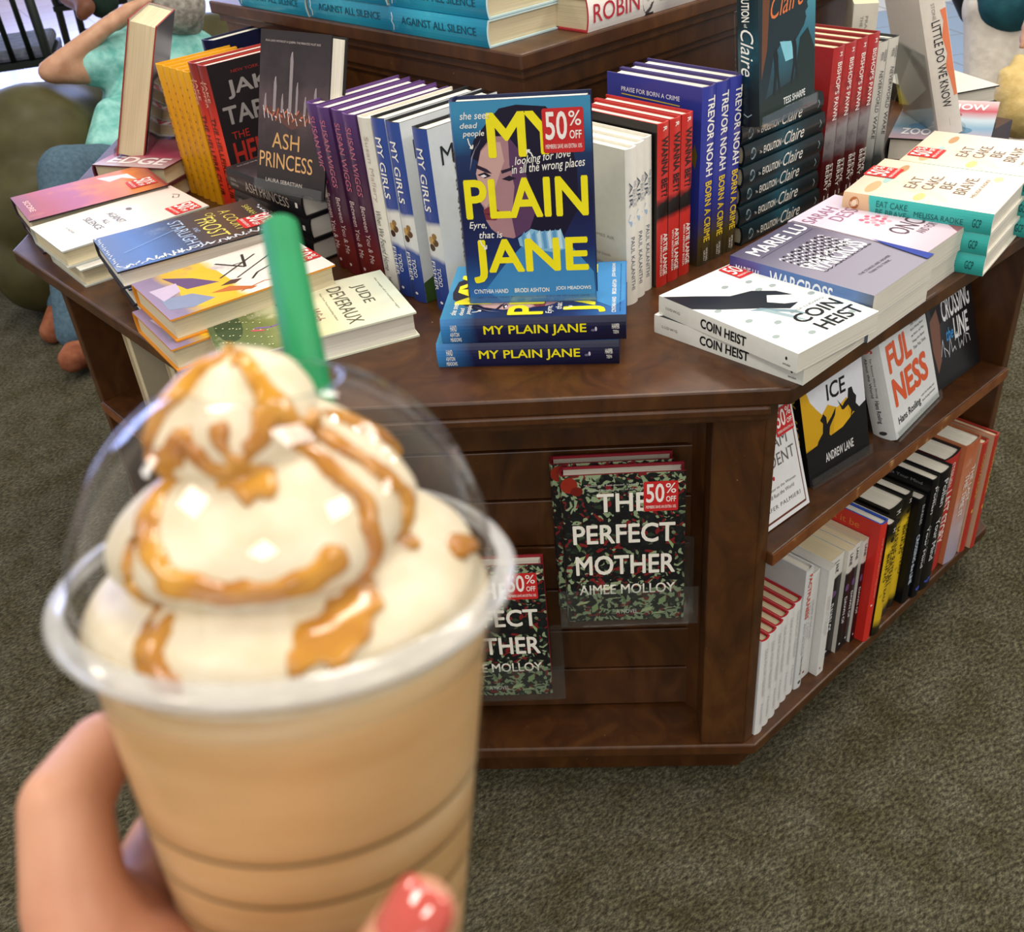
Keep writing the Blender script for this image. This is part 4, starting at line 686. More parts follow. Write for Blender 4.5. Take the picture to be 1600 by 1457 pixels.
b.build('trim_2', kind='structure')
# ------------------------------------------------------------------ books: front stack and its easel copy
J = 'blue hardcover with yellow capital title'
a, c = W(968, 568, TZ), W(686, 574, TZ)
flat('jane', a, 'sb', c, 'st', TZ, 'dark blue hardcover with yellow spine title, lower of the two under the front display copy', 'blue books under the front display copy')
a, c = W(975, 492, TZ+.062), W(690, 500, TZ+.062)
flat('jane', a, 'sb', c, 'st', TZ+.0315, 'dark blue hardcover with yellow spine title, upper of the two lying flat', 'blue books under the front display copy')
fo('jane', .6700, .8665, TZ+.0632, -48.6, 2.5, .229, .148, 'blue hardcover with woman and huge yellow capitals on its cover, propped upright',
   'clear acrylic stand propping up the blue book with yellow capitals', st=(.80, .85, .044), lip=.01, T=.028)
# ------------------------------------------------------------------ right: flat stacks
a, c = W(1248, 592, TZ), W(1033, 515, TZ)
flat('heist', a, 'sb', c, 'st', TZ, 'white paperback with black spine title, lower of the pair at the right front corner', 'white paperbacks at the front corner', mv=(-.010, -.005))
a, c = W(1247, 553, TZ+.0475), W(1030, 462, TZ+.0475)
flat('heist', a, 'sb', c, 'st', TZ+.0238, 'white paperback with a dark reaching hand on its cover, top of the corner pair', 'white paperbacks at the front corner', st=(.84, .9, .034))
for i in range(2):
    a, c = W(1360, 460, TZ+.0615), W(1146, 400, TZ+.0615)
    flat('war', a, 'sb', c, 'st', TZ+.0306*i, ['grey paperback beneath its twin, left of the pink covered pair', 'grey paperback with silver zigzag block letters on top of its twin'][i], 'grey paperbacks', mv=(.0, .0) if i else (.002, .002))
for i in range(2):
    a, c = W(1454, 400, TZ+.0615), W(1221, 344, TZ+.0615)
    flat('dessen', a, 'sb', c, 'st', TZ+.0306*i, ['pale pink paperback beneath its twin on the right side', 'pale pink paperback with rose petals on its cover, on top of its twin'][i], 'pale pink paperbacks', mv=(.002, 0.0) if i else (.004, .003))
for i in range(3):
    a, c = W(1546, 334, TZ+.082), W(1326, 300, TZ+.082)
    flat('cake', a, 'sb', c, 'st', TZ+.0274*i, ['cream hardcover with turquoise spine at the bottom of the near stack', 'cream hardcover with turquoise spine in the middle of the near stack', 'cream hardcover with turquoise spine on top of the near stack'][i], 'turquoise spined books, near stack', mv=(0, 0), st=(.62, .9, .04) if i == 2 else None)
for i in range(3):
    a, c = W(1546, 334, TZ+.082), W(1326, 300, TZ+.082)
    flat('cake', a, 'sb', c, 'st', TZ+.0274*i, ['cream covered book at the bottom of the stack behind the turquoise spined one', 'cream covered book in the middle of the stack at the right edge', 'cream covered book on top of the stack at the right edge of the picture'][i], 'cream books, far stack', mv=(.146, .006), st=(.3, .88, .04) if i == 2 else None)
# ------------------------------------------------------------------ right: upright row
RY = .812; DY = (0, 1, 0)
ORD = ['first', 'second', 'third', 'fourth', 'fifth', 'sixth', 'seventh', 'eighth', 'ninth', 'tenth']
for i in range(3):
    stand('breath', (.874+.0205*i, RY-.006+.006*i, TZ), DY, 0, ['cream hardcover with grey lettering, nearest to the propped blue book', 'cream hardcover with grey lettering, middle one of three', 'cream hardcover with pale blue feather mark, beside the red and black spines'][i], 'cream books in the right row', H=.2)
for i in range(3):
    stand('wanna', (.9365+.0225*i, RY, TZ), DY, math.radians(-.6), ['red and black spined hardcover next to the cream books', 'red and black spined hardcover between two identical ones', 'red and black spined hardcover touching the royal blue books'][i], 'red and black spined books', T=.0215, H=.212)
for i in range(3):
    stand('trevor', (1.02+.0275*i, RY, TZ), DY, math.radians(-.6), ['royal blue hardcover showing its back cover, next to the red and black spines', 'royal blue hardcover in the middle of three, yellow and white spine title', 'royal blue hardcover touching the flat teal black stack'][i], 'royal blue books in the right row', T=.0268)
for i in range(6):
    book('evo', (1.296-(.004 if i % 2 else 0), RY-.004+.003*((i*7) % 3), TZ+.0281*i), (-1, 0, 0), Z3, 'dark teal hardcover with silver script spine, %s up in its stack' % ORD[i], 'teal black books lying in a stack', H=.186)
fo('evo', 1.104, .783, TZ+.1715, 3.7, 4.6, .222, .134, 'teal hardcover with a dark face in profile, propped on top of the teal black stack',
   'clear acrylic stand holding the profile cover above the teal black stack', T=.03, tail=.06)
for i in range(4):
    stand('bishop', (1.304+.0296*i, RY, TZ), DY, math.radians(-.8), 'dark red hardcover with white spine title, %s counting from the teal black stack' % ORD[i], 'dark red books in the right row', H=.222, T=.0289)
for i in range(2):
    stand('never', (1.426+.029*i, RY+.004, TZ), DY, math.radians(-1.5), ['pale grey hardcover with dark foot, touching the dark red books', 'pale grey hardcover with dark foot at the far end of the right row'][i], 'pale grey books in the right row', H=.204, T=.027)
# far right group
zc = W(1455, 232, TZ+.02)
a, c = W(1388, 215, TZ+.038), W(1520, 222, TZ+.038)
Z0 = flat('zoom', a, 'sb', a+(c-a).normalized()*.15, 'fb', TZ, 'hardcover with bright overlapping letters on its cover, lying at the far right corner')
fo('little', 1.607, .752, TZ+.041, 52, 17, .226, .145, 'white spined hardcover with thin black title, propped on the book with bright letters',
   'clear acrylic stand holding the white spined book at the far right', T=.037, lip=.01, tail=.05)
flat('dark_flat', (1.80, .93), 'sb', (1.86, 1.06), 'st', TZ, 'pale hardcover with dark band lying at the far right end of the table')
stand('yelwhite', W(1303, 15, .945)*Vector((1, 1, 0)).length*0+Vector((1.66, 1.0, TZ)), (.8, .6, 0), 0, 'cream paged book with yellow cover behind the pale grey spines')
# ------------------------------------------------------------------ left: upright row, spines facing the left edge
LX = .715; DX = (1, 0, 0)
y = 1.226
for i in range(4):
    stand('wiggs', (LX-.003*(i % 2), y, TZ), DX, math.radians(1.8), 'purple and maroon spined hardcover, %s of four starting beside the crown cover' % ORD[i], 'purple spined books'); y -= .0295
stand('mallery', (LX, y, TZ), DX, math.radians(1.6), 'white spined hardcover between the purple spines and the blue spines'); y -= .0295
for i in range(2):
    stand('girls', (LX, y, TZ), DX, math.radians(1.4), ['navy and white spined hardcover beside the single white spine', 'navy and white spined hardcover with its white front cover facing a gap'][i], 'navy spined books'); y -= .0305
stand('girls', (LX+.002, .998, TZ), DX, math.radians(1.2), 'navy and white spined hardcover half hidden by the propped blue book', 'navy spined books')
# flat dark stack under the crown cover
for i in range(3):
    book('ash', (LX-.02+.004*(i % 2), 1.256+.002*i, TZ+.0345*i), (0, 1, 0), Z3, ['black hardcover with silver spine title at the bottom of the crown cover stack', 'black hardcover with silver spine title in the middle of the crown cover stack', 'black hardcover with silver spine title at the top of the crown cover stack'][i], 'black books under the crown cover')
zt = TZ+.1035
fo('ash', .6742, 1.3467, zt+.0025, -79.8, 18.3, .212, .141, 'dark hardcover with crown of glass shards on its cover, propped on the black stack',
   'clear acrylic stand under the crown cover', T=.03, tail=.035)
# novel about the hill: two red spines and yellow row
y = 1.66
for i in range(2):
    y = WX(300+18*i, 307, LX+.02).y if i == 0 else y-.0305
y = 1.602
for i in range(2):
    stand('hell', (LX+.02, y, TZ), DX, math.radians(1.2), ['red spined hardcover touching the yellow row', 'red spined hardcover showing its dark front cover with grey and red capitals'][i], 'red spined books beside the yellow row'); y -= .031
y = 1.606
for i in range(5):
    y += .0242
    stand('yellow', (LX+.02, y, TZ), DX, math.radians(1.0), 'plain yellow hardcover, %s counting from the red spines' % ORD[i], 'yellow books in the left row')
# far left group
a, c = W(140, 262, TZ+.06), W(285, 270, TZ+.06)
for i in range(2):
    a, c = W(140, 262, TZ+.06), W(285, 270, TZ+.06)
    flat('edge', a, 'sb', c, 'fb', TZ+.0305*i, ['thick cream paged hardcover beneath the book with white block capitals', 'rose coloured hardcover with white block capitals, lying under the upright red book'][i], 'rose books at the far left', mv=(.0, .03))
# book seen from its page side, on a stand
_e = Vector((-.62, -.785, 0)); _br = W(182, 243, TZ+.066)
fo('redstand', _br.x-_e.x*.15, _br.y-_e.y*.15, TZ+.0655, math.degrees(math.atan2(-.785, -.62)), 21, .235, .15, 'thick red and black hardcover propped upright, seen from its cream pages',
   'clear acrylic stand behind the upright red and black book', T=.047, tail=.05)
for i in range(4):
    flat('stripe', W(222, 238-i*5, TZ+.066), 'sb', W(290, 240-i*5, TZ+.066), 'fb', TZ+.066+.0225*i+.04*0, 'red and white striped hardcover, %s from below behind the upright red book' % ORD[i], 'striped books at the far left', mv=(.075, .05))
_n = W(318, 62, TZ+.225); stand('navy', (_n.x, _n.y, TZ), (1, .1, 0), math.radians(2), 'navy hardcover leaning behind the yellow row')
# ------------------------------------------------------------------ left: flat stacks along the edge
def lf(kn, A, B_, n, th, labels, group, offs=None, sts=None):
    for i in range(n):
        z = TZ+th*i; o = (offs or [(0, 0)]*n)[i]
        flat(kn, W(*A, TZ+th*n), 'fb', W(*B_, TZ+th*n), 'ft', z, labels[i], group if n > 1 else None, mv=o, st=(sts if i == n-1 else None), T=th-.0004)
lf('orange', (43, 346), (265, 288), 2, .03, ['cream paged hardcover beneath the orange covered one at the left edge', 'orange and purple covered hardcover at the far left end of the table'], 'orange covered books', [(.006, .01), (0, 0)], (.68, .86, .042))
lf('silence', (97, 393), (326, 321), 2, .0275, ['white hardcover beneath its twin at the left edge', 'white hardcover with sparse grey lettering, left of the blue and brown cover'], 'white books at the left edge', [(.01, -.02), (0, 0)], (.84, .86, .042))
lf('frost', (184, 425), (448, 352), 3, .0255, ['hardcover with silver frost border at the bottom of its stack of three', 'hardcover with silver frost border in the middle of its stack', 'blue and brown hardcover with silver frost border and yellow lettering on top of its stack'], 'frost bordered books', [(.012, -.012), (.006, -.004), (0, 0)], (.66, .88, .044))
lf('mary', (272, 498), (518, 415), 2, .031, ['yellow edged hardcover poking out beneath its twin', 'yellow and violet hardcover with big thin handwriting, in front of the frost bordered stack'], 'yellow edged books', [(-.014, -.012), (0, 0)], (.6, .9, .042))
flat('jude', W(340, 568, TZ+.034), 'fb', W(656, 486, TZ+.034), 'ft', TZ, 'pale green hardcover with cream sky lettering, lying flat nearest to the drink')
# ------------------------------------------------------------------ books on the upper step
UZ = .9503
p0 = Vector((.957, 1.13, UZ))
for lv in range(2):
    for j in range(3):
        book('teal', (.957+.003*((j+lv) % 2), 1.13+.229*j, UZ+.0365*lv), (0, 1, 0), Z3, 'glossy teal hardcover on the upper step, %s layer, %s from the front corner' % (['lower', 'upper'][lv], ORD[j]), 'teal books on the upper step')
r0 = W(932, 53, UZ); 
book('robin', (1.088+.24, 1.07, UZ), (-1, 0, 0), Z3, 'white hardcover with red lettering and grey portrait on its spine, lying on the upper step')
book('robin', (1.088+.5, 1.075, UZ), (-1, 0, 0), Z3, 'white hardcover behind the first white one at the top edge of the picture')
# ------------------------------------------------------------------ slatwall holders with the leafy covers
def onf(x, y, c):
    d = ray(x, y); return CAM+d*(c/(d.x+d.y))
def pocket(BL, BR, label, T):
    BL, BR = Vector(BL), Vector(BR)
    ex = (BR-BL).normalized(); n = ex.cross(Z3); o = BL-ex*.012-n*(T+.004); Lh = (BR-BL).length+.03
    r = empty('acrylic_wall_pocket', o, frame(ex, n*1.0, Z3) if False else Matrix((ex, -n, Z3)).transposed(), label, 'book stand', 'clear pockets on the slatted front')
    t = .002
    m = MB(); m.box(0, -t, -.004, Lh, 0, .1, ACR); m.build('back_plate', r)
    m = MB(); m.box(0, -T-.008, -.006, Lh, 0, -.004, ACR); m.build('tray', r)
    m = MB(); m.box(0, -T-.008-t, -.006, Lh, -T-.008, .058, ACR); m.build('front_lip', r)
    return r
for (bx, by, rx, ry, nb, l1, l2) in ((885, 972, 1068, 968, 2, 'leafy dark hardcover with white capitals in the upper clear pocket, front copy', 'clear acrylic pocket on the slatted front holding the upper leafy covers'),
                                     (680, 1092, 862, 1088, 1, 'leafy dark hardcover in the lower clear pocket, half hidden by the cup', 'clear acrylic pocket on the slatted front, lower one partly behind the cup')):
    if nb == 2: BL = Vector((.6770, .7377, .32)); BR = BL+Vector((.719, -.695, 0))*.151
    else: BR = onf(864, 1084, 1.413); BL = BR-Vector((.719, -.695, 0))*.151
    face('mother', BL, BR, math.radians(1.5), l1, T=.022, W_=.151, H=.235)
    e = (BR-BL).normalized(); n = e.cross(Z3)
    if nb == 2:
        face('mother', BL-n*.0235-e*.012+Z3*.002, BR-n*.0235-e*.012+Z3*.002, math.radians(1.5), 'leafy dark hardcover tucked behind the front copy in the upper pocket', T=.02, W_=.151, H=.235)
    pocket(BL, BR, l2, .0435 if nb == 2 else .03)
# ------------------------------------------------------------------ right bay, middle shelf face-out
MZ = .435
def shelf_face(kn, bl, br, lean, label, T=None, dz=.004, w=None, el=None):
    BL, BR = W(*bl, MZ+dz), W(*br, MZ+dz); e = (BR-BL); e.z = 0; e.normalize(); k = K[kn]; w = w or k['W']
    R0 = BR; L0 = BR-e*w
    face(kn, L0, R0, math.radians(lean), label, T=T)
    if el: easel(L0, R0, math.radians(lean), T or k['T'], k['H']*.7, el, lip=.014, tail=.04)
def sf(kn, X1, Yf, lean, label, el, T=None):
    k = K[kn]; w = k['W']; BR = Vector((X1, Yf, MZ+.004)); BL = Vector((X1-w, Yf, MZ+.004))
    face(kn, BL, BR, math.radians(lean), label, T=T, st=(.86, .93, .04) if kn == 'madam' else None)
    if el: easel(BL, BR, math.radians(lean), T or k['T'], k['H']*.7, el, lip=.014, tail=.03)
MP = MZ+.0022
fo('madam', .876, .5755, MP, -1, 17, .2, .118-.0, 'white hardcover with thin brown frame, half hidden behind the corner post', st=(.86, .93, .036)) if False else fo('madam', .853, .578, MP, -2, 17, .215, .1165, 'white hardcover with thin brown frame, half hidden behind the corner post', st=(.82, .60, .034))
fo('ice', .998, .592, MP, -5, 13.8, .216, .128, 'yellow and black paperback with two dark fighters on the middle shelf', 'clear acrylic stand under the yellow and black cover', tail=.03)
fo('fact', 1.172, .567, MP, 6, 18, .224, .145, 'white hardcover with big orange capitals on the middle shelf', 'clear acrylic stand under the cover with orange capitals', tail=.03)
fo('cross', 1.3212, .5892, MP, -1, 17, .222, .128, 'black hardcover with shadowed woman and slanted white title, ending the middle shelf')
# ------------------------------------------------------------------ right bay, bottom shelf row
BZ = .0903
xr = .854
ROW = [('madam', .0172, .187, .0)]*6
def rowbook(kn, x1px, y1px, H, label, group, T=None, k_=0):
    global xr
    p = W(x1px, y1px, BZ+H); t = T or max(.014, min(p.x-xr-.0015, .05))
    t = min(t, p.x-xr-.0005) if p.x-xr > .012 else (T or .018)
    x0 = max(xr+.0004, p.x-t)
    yy = min(max(p.y, .536), .575)
    stand(kn, (x0, yy, BZ), DY, 0, label, group, T=t, H=H); xr = x0+t
pxs = [(1190, 1004), (1200, 992), (1212, 979), (1222, 965), (1234, 952), (1246, 939)]
for i, (a, c) in enumerate(pxs):
    rowbook('madam', a, c, .187, 'small white hardcover with red board edges, %s from the corner post on the bottom shelf' % ORD[i], 'small white books on the bottom shelf')
R_ = [('fact', 1262, 892, .235, 'taller silver grey hardcover with red orange spine title on the bottom shelf', None),
      ('white_thick', 1282, 888, .21, 'thick off-white paperback beside the silver grey one on the bottom shelf', 'off-white paperbacks'),
      ('white_thick', 1307, 883, .212, 'thick off-white paperback touching the black and white spines', 'off-white paperbacks'),
      ('laneb', 1320, 861, .205, 'black and white spined paperback next to the off-white ones', 'black and white spined paperbacks'),
      ('laneb', 1337, 854, .205, 'black and white spined paperback, second from the off-white ones', 'black and white spined paperbacks'),
      ('laneb', 1346, 845, .205, 'black and white spined paperback, third from the off-white ones', 'black and white spined paperbacks'),
      ('laneb', 1358, 840, .205, 'black and white spined paperback touching the big red book', 'black and white spined paperbacks'),
      ('redbig', 1388, 811, .235, 'big bright red hardcover with blue boards in the bottom row', None),
      ('date', 1403, 811, .222, 'yellow and black spined hardcover touching the big red book', 'yellow and black spined books'),
      ('date', 1416, 777, .228, 'yellow and black spined hardcover, middle one of three', 'yellow and black spined books'),
      ('date', 1428, 765, .228, 'yellow and black spined hardcover touching the short black book', 'yellow and black spined books'),
      ('crossb', 1449, 772, .212, 'short black hardcover with slanted white spine title', None),
      ('mind', 1470, 742, .238, 'tall black hardcover with blue dot, next to the short black book', 'tall black books in the bottom row'),
      ('mind', 1489, 726, .238, 'tall black hardcover with blue dot, touching the red spine', 'tall black books in the bottom row'),
      ('lostred', 1502, 700, .238, 'narrow red hardcover between tall black and lilac orange spines', None),
      ('lilac', 1534, 680, .242, 'lilac and orange spined hardcover near the end of the bottom row', None),
      ('redtan', 1545, 686, .225, 'red and tan hardcover, second last in the bottom row', 'red and tan books'),
      ('redtan', 1562, 676, .232, 'red and tan hardcover at the very end of the bottom row', 'red and tan books')]
for kn, a, c, H, lb, gr in R_: rowbook(kn, a, c, H, lb, gr)
# ------------------------------------------------------------------ left bay books seen past the cup
for i, (px, lb) in enumerate(((233, 'upright hardcover with patchy dark cover and cream pages on the left shelf'), (283, 'cream paged hardcover behind the patchy one on the left shelf'))):
    p = WX(px, 655, .47); book('brownback', (.47+.152, p.y-.035, MZ), Z3, (0, 1, 0), lb, None, W_=.152, T=.03)
# ------------------------------------------------------------------ the drink
ax = Vector((.182, .129, .975)).normalized()
CC = CAM+Vector((.0716, .1704, -.1464))
xx = CR-ax*CR.dot(ax); xx.normalize(); yy = ax.cross(xx)
CUPM = frame(xx, yy, ax)
CUP = empty('frappe_cup', CC-ax*.145, CUPM, 'clear plastic cup of creamy coffee drink with domed lid, held in the foreground', 'drink')
Hc = .145
PET = clear('clear_plastic_cup', '#fcfcfc', .3, .05, 0)
LID = clear('clear_dome_plastic', '#fdfdfd', .8, .02, .003)
RIMM = clear('frosted_lid_rim', '#f4f4f2', 1.2, .12, .34)
def rad(z): return .0305+(.0462-.0305)*(z/Hc)
b = MB(); b.lathe([(.001, 0), (rad(0)-.002, 0), (rad(0), .003)]+[(rad(Hc*i/12), Hc*i/12) for i in range(1, 13)]+[(rad(Hc)+.002, Hc+.001), (rad(Hc)+.0018, Hc+.003), (rad(Hc), Hc+.0025)], PET, 96); b.build('cup_wall', CUP, True)
m, nt, bs = new_mat('blended_coffee', .35, .4)
tc = N(nt, 'ShaderNodeTexCoord'); mp = N(nt, 'ShaderNodeMapping'); mp.inputs['Scale'].default_value = (8, 8, 60); no = N(nt, 'ShaderNodeTexNoise', i_Scale=1.5, i_Detail=5.)
nt.links.new(tc.outputs['Object'], mp.inputs[0]); nt.links.new(mp.outputs[0], no.inputs['Vector']); rp = ramp(nt, [(.3, '#c69c68'), (.55, '#d2ab7a'), (.8, '#dfc096')], no.outputs['Fac']); nt.links.new(rp.outputs[0], bs.inputs['Base Color'])
bs.inputs['Subsurface Weight'].default_value = .9; bs.inputs['Subsurface Radius'].default_value = (1, .8, .55); bs.inputs['Subsurface Scale'].default_value = .03
COF = m
b = MB(); b.lathe([(.001, .002)]+[(rad(.002+(Hc-.006)*i/12)-.0008, .002+(Hc-.006)*i/12) for i in range(13)]+[(.02, Hc-.004), (.001, Hc-.004)], COF, 96); b.build('blended_drink', CUP, True)
STR = C('#5d5238', .5)
def stripe(z): 
    b = MB(); r = rad(z)+.0003; b.lathe([(r, z-.0005), (r+.0001, z), (r+.00012, z+.0005)], STR, 96); return b.build('printed_line', CUP, True)
for z in (Hc-.0445, Hc-.057, Hc-.0695, Hc-.082, Hc-.0945): stripe(z)
# lid
b = MB(); R0 = .0488
b.lathe([(R0-.0006, Hc-.0012), (R0+.0018, Hc-.0008), (R0+.0025, Hc+.0006), (R0+.0016, Hc+.002), (R0-.002, Hc+.0034)], RIMM, 128); b.build('lid_rim', CUP, True)
b = MB(); b.lathe([(R0-.0006, Hc-.0012), (R0-.0012, Hc-.006), (R0-.0016, Hc-.0105), (R0-.0024, Hc-.011)], clear('clear_lid_skirt', '#fbfbf9', .5, .08, .05), 128); b.build('lid_skirt', CUP, True)
pf = []
DH = .0455
for i in range(22):
    t = i/21*1.30; r = (R0-.003)*math.cos(t)**.9 if math.cos(t) > 0 else 0; z = Hc+.004+DH*math.sin(t)**1.0*.98
    if r < .0155: break
    pf.append((r, z))
pf += [(.0155, pf[-1][1]+.0003), (.0152, pf[-1][1]-.0008)]
b = MB(); b.lathe(pf, LID, 128); b.build('domed_lid', CUP, True)
# cream
m, nt, bs = new_mat('whipped_cream', .38, .4)
tc = N(nt, 'ShaderNodeTexCoord'); no = N(nt, 'ShaderNodeTexNoise', i_Scale=120., i_Detail=3.); nt.links.new(tc.outputs['Object'], no.inputs['Vector'])
rp = ramp(nt, [(.3, '#d9c9a9'), (.7, '#e6dac1')], no.outputs['Fac']); nt.links.new(rp.outputs[0], bs.inputs['Base Color'])
bs.inputs['Subsurface Weight'].default_value = .12; bs.inputs['Subsurface Radius'].default_value = (.006, .005, .003); CREAM = m
def cream(th, h):
    """h 0..1 from rim to tip; spiral rope ridges"""
    base = float(np.interp(h, [0, .12, .3, .5, .7, .85, .94, 1], [.0445, .0428, .0375, .0300, .0220, .0150, .0105, 0]))
    turns = 2.6; ph = (h**.85)*turns-th/(2*math.pi); fr = ph % 1.0
    ridge = abs(math.sin(math.pi*fr))**.6
    fl = .5+.5*math.cos(th*6+h*9)
    amp = .0098*min(1, h*6)*(1-h*.35)
    r = max(base-amp*(1-ridge)-.0012*fl*min(1, h*5), 0)
    z = Hc-.004+.0575*h+.0018*math.sin(3*th+5*h)*min(1, h*4)*(1-h)
    lean = .006*h*h
    return r, z, lean
def csurf(offs=None):
    nt_, nh = 180, 110; vs = []
    for j in range(nh+1):
        h = j/nh
        for i in range(nt_):
            th = 2*math.pi*i/nt_; r, z, le = cream(th, h)
            o = offs(th, h) if offs else 0
            vs.append(((r+o)*math.cos(th)-le, (r+o)*math.sin(th)+le*.3, z+o*.6*h))
    fs = [(j*nt_+i, j*nt_+(i+1) % nt_, (j+1)*nt_+(i+1) % nt_, (j+1)*nt_+i) for j in range(nh) for i in range(nt_)]
    return vs, fs
b = MB(); v, f = csurf(); b.add(v, f, CREAM)
n0 = len(b.v); b.lathe([(.0445, Hc-.004), (.0449, Hc-.006), (.044, Hc-.0085), (.001, Hc-.0085)], CREAM, 96); CR_ = b.build('whipped_cream', CUP, True)
m, nt, bs = new_mat('caramel_sauce', .12, .6)
tc = N(nt, 'ShaderNodeTexCoord'); no = N(nt, 'ShaderNodeTexNoise', i_Scale=80., i_Detail=3.); nt.links.new(tc.outputs['Object'], no.inputs['Vector'])
rp = ramp(nt, [(.35, '#a9691a'), (.65, '#cf942c')], no.outputs['Fac']); nt.links.new(rp.outputs[0], bs.inputs['Base Color']); bs.inputs['Subsurface Weight'].default_value = .2; bs.inputs['Subsurface Radius'].default_value = (.004, .002, .0005); CAR = m
rnd = random.Random(5)
# strands: (start angle deg, h) polylines with widths, seen from the camera side (-y of the cup)
ST = [([(-150, .62), (-135, .5), (-122, .42), (-112, .36), (-100, .33)], .0042), ([(-112, .70), (-100, .64), (-86, .62), (-76, .63)], .0045),
      ([(-112, .34), (-98, .31), (-84, .32), (-70, .35), (-58, .4)], .0055), ([(-98, .8), (-92, .72), (-86, .66)], .0025), ([(-62, .95), (-50, .8), (-42, .66), (-38, .52), (-40, .4), (-46, .28), (-56, .2), (-66, .12)], .0035),
      ([(-30, .75), (-22, .6), (-18, .45), (-20, .3)], .0035), ([(-134, .5), (-131, .35), (-128, .2), (-120, .1), (-112, .05)], .0016), ([(-118, .16), (-114, .1), (-108, .06)], .004), ([(-150, .96), (-152, .84), (-156, .7)], .004),
      ([(-50, .24), (-60, .2), (-70, .17), (-76, .12)], .0045), ([(-6, .2), (2, .16)], .004), ([(-124, .74), (-136, .66), (-146, .6)], .0045), ([(-60, .85), (-68, .78), (-76, .74)], .0042), ([(-160, .9), (-165, .75), (-170, .6)], .003),
      ([(60, .8), (90, .6), (120, .5)], .004), ([(10, .7), (30, .5), (50, .4)], .004)]
segs = []
for P, w in ST:
    for (a0, h0), (a1, h1) in zip(P[:-1], P[1:]): segs.append((math.radians(a0), h0, math.radians(a1), h1, w))
def mask(th, h):
    best = -1; r, z, _ = cream(th, h); R = max(r, .004)
    wob = .0012*math.sin(th*23+h*31)+.001*math.sin(th*11-h*47)
    for a0, h0, a1, h1, w in segs:
        x = (((th-a0+math.pi) % (2*math.pi))-math.pi)*R; y = (h-h0)*.062
        dx = (((a1-a0+math.pi) % (2*math.pi))-math.pi)*R; dy = (h1-h0)*.062
        L = dx*dx+dy*dy+1e-12; t = max(0, min(1, (x*dx+y*dy)/L)); d = math.hypot(x-dx*t, y-dy*t)
        best = max(best, 1-d/max(w*.62+wob*.4, .0007))
    return best
def coff(th, h):
    k = mask(th, h)
    if k < 0: return -.003
    return -.0004+.0022*min(1, k*2.2)**.6
b = MB(); v, f = csurf(coff)
mk = [mask(2*math.pi*i/180, j/110) > 0 for j in range(111) for i in range(180)]
f = [q_ for q_ in f if any(mk[i] for i in q_)]
b.add(v, f, CAR); b.build('caramel_drizzle', CR_, True)
# straw
STRAW = empty('drinking_straw', CUP.matrix_world.translation, None, 'wide green drinking straw standing in the whipped cream', 'straw')
m, nt, bs = new_mat('green_plastic', .55, .3)
tc = N(nt, 'ShaderNodeTexCoord'); no = N(nt, 'ShaderNodeTexNoise', i_Scale=30.); nt.links.new(tc.outputs['Object'], no.inputs['Vector']); rp = ramp(nt, [(.3, '#007a46'), (.7, '#00894f')], no.outputs['Fac']); nt.links.new(rp.outputs[0], bs.inputs['Base Color'])
p1, p0 = CD(437, 356, .268), CD(492, 640, .238)
p0 = p0+(p0-p1)*.6; dr = (p1-p0).normalized(); Ls = (p1-p0).length; sm = dr.to_track_quat('Z', 'Y').to_matrix().to_4x4(); sm.translation = p0
STRAW.matrix_world = sm; wr = .0049
b = MB(); b.lathe([(wr*.86, 0), (wr, 0), (wr, Ls), (wr*.86, Ls), (wr*.86, 0)], m, 40); b.build('straw_tube', STRAW, True)
# ------------------------------------------------------------------ hand
SK = skin('warm_skin', '#b97e62', '#cf9a7c')
def c_(x, y, d): return CD(x, y, d)
hand = [
 (c_(170, 1660, .235), .026, c_(160, 1500, .232), .0155), (c_(160, 1500, .232), .0155, c_(118, 1410, .233), .0122),
 (c_(240, 1600, .245), .022, c_(225, 1480, .248), .0145), (c_(225, 1480, .248), .0145, c_(218, 1410, .252), .0115), (c_(190, 1560, .24), .021, c_(170, 1470, .24), .016),
 (c_(250, 1780, .225), .034, c_(190, 1620, .23), .028),
 # index finger: knuckle, middle joint, then curling behind the lid
 (c_(118, 1410, .233), .0120, c_(100, 1258, .236), .0104), (c_(100, 1258, .236), .0104, c_(160, 1168, .252), .0088), (c_(160, 1168, .252), .0088, c_(262, 1130, .276), .0078), (c_(262, 1130, .276), .0078, c_(340, 1140, .285), .007),
 # middle finger
 (c_(218, 1410, .252), .0112, c_(258, 1312, .272), .0096), (c_(258, 1312, .272), .0096, c_(380, 1290, .296), .0086), (c_(380, 1290, .296), .0086, c_(470, 1300, .294), .0076),
 # ring finger
 (c_(235, 1520, .25), .0125, c_(290, 1450, .276), .0100), (c_(290, 1450, .276), .0100, c_(400, 1430, .293), .0084), (c_(400, 1430, .293), .0084, c_(480, 1435, .290), .0074),
 # little finger
 (c_(245, 1640, .25), .0118, c_(310, 1580, .268), .0092), (c_(310, 1580, .268), .0092, c_(400, 1560, .278), .0078), (c_(400, 1560, .278), .0078, c_(460, 1560, .276), .007),
 # thumb across the near side
 (c_(230, 1720, .215), .021, c_(420, 1700, .190), .0150), (c_(420, 1700, .190), .0145, c_(585, 1565, .179), .0098), (c_(585, 1565, .179), .0095, c_(657, 1430, .1795), .0071),
 # forearm
 (c_(250, 1800, .225), .034, c_(240, 2300, .2), .036)]
HANDO = blob('person', hand, SK, .0016, smooth=8)
tag(HANDO, 'hand with coral nail polish gripping the coffee cup in the foreground', 'person')
m, nt, bs = new_mat('coral_nail_polish', .08, .7)
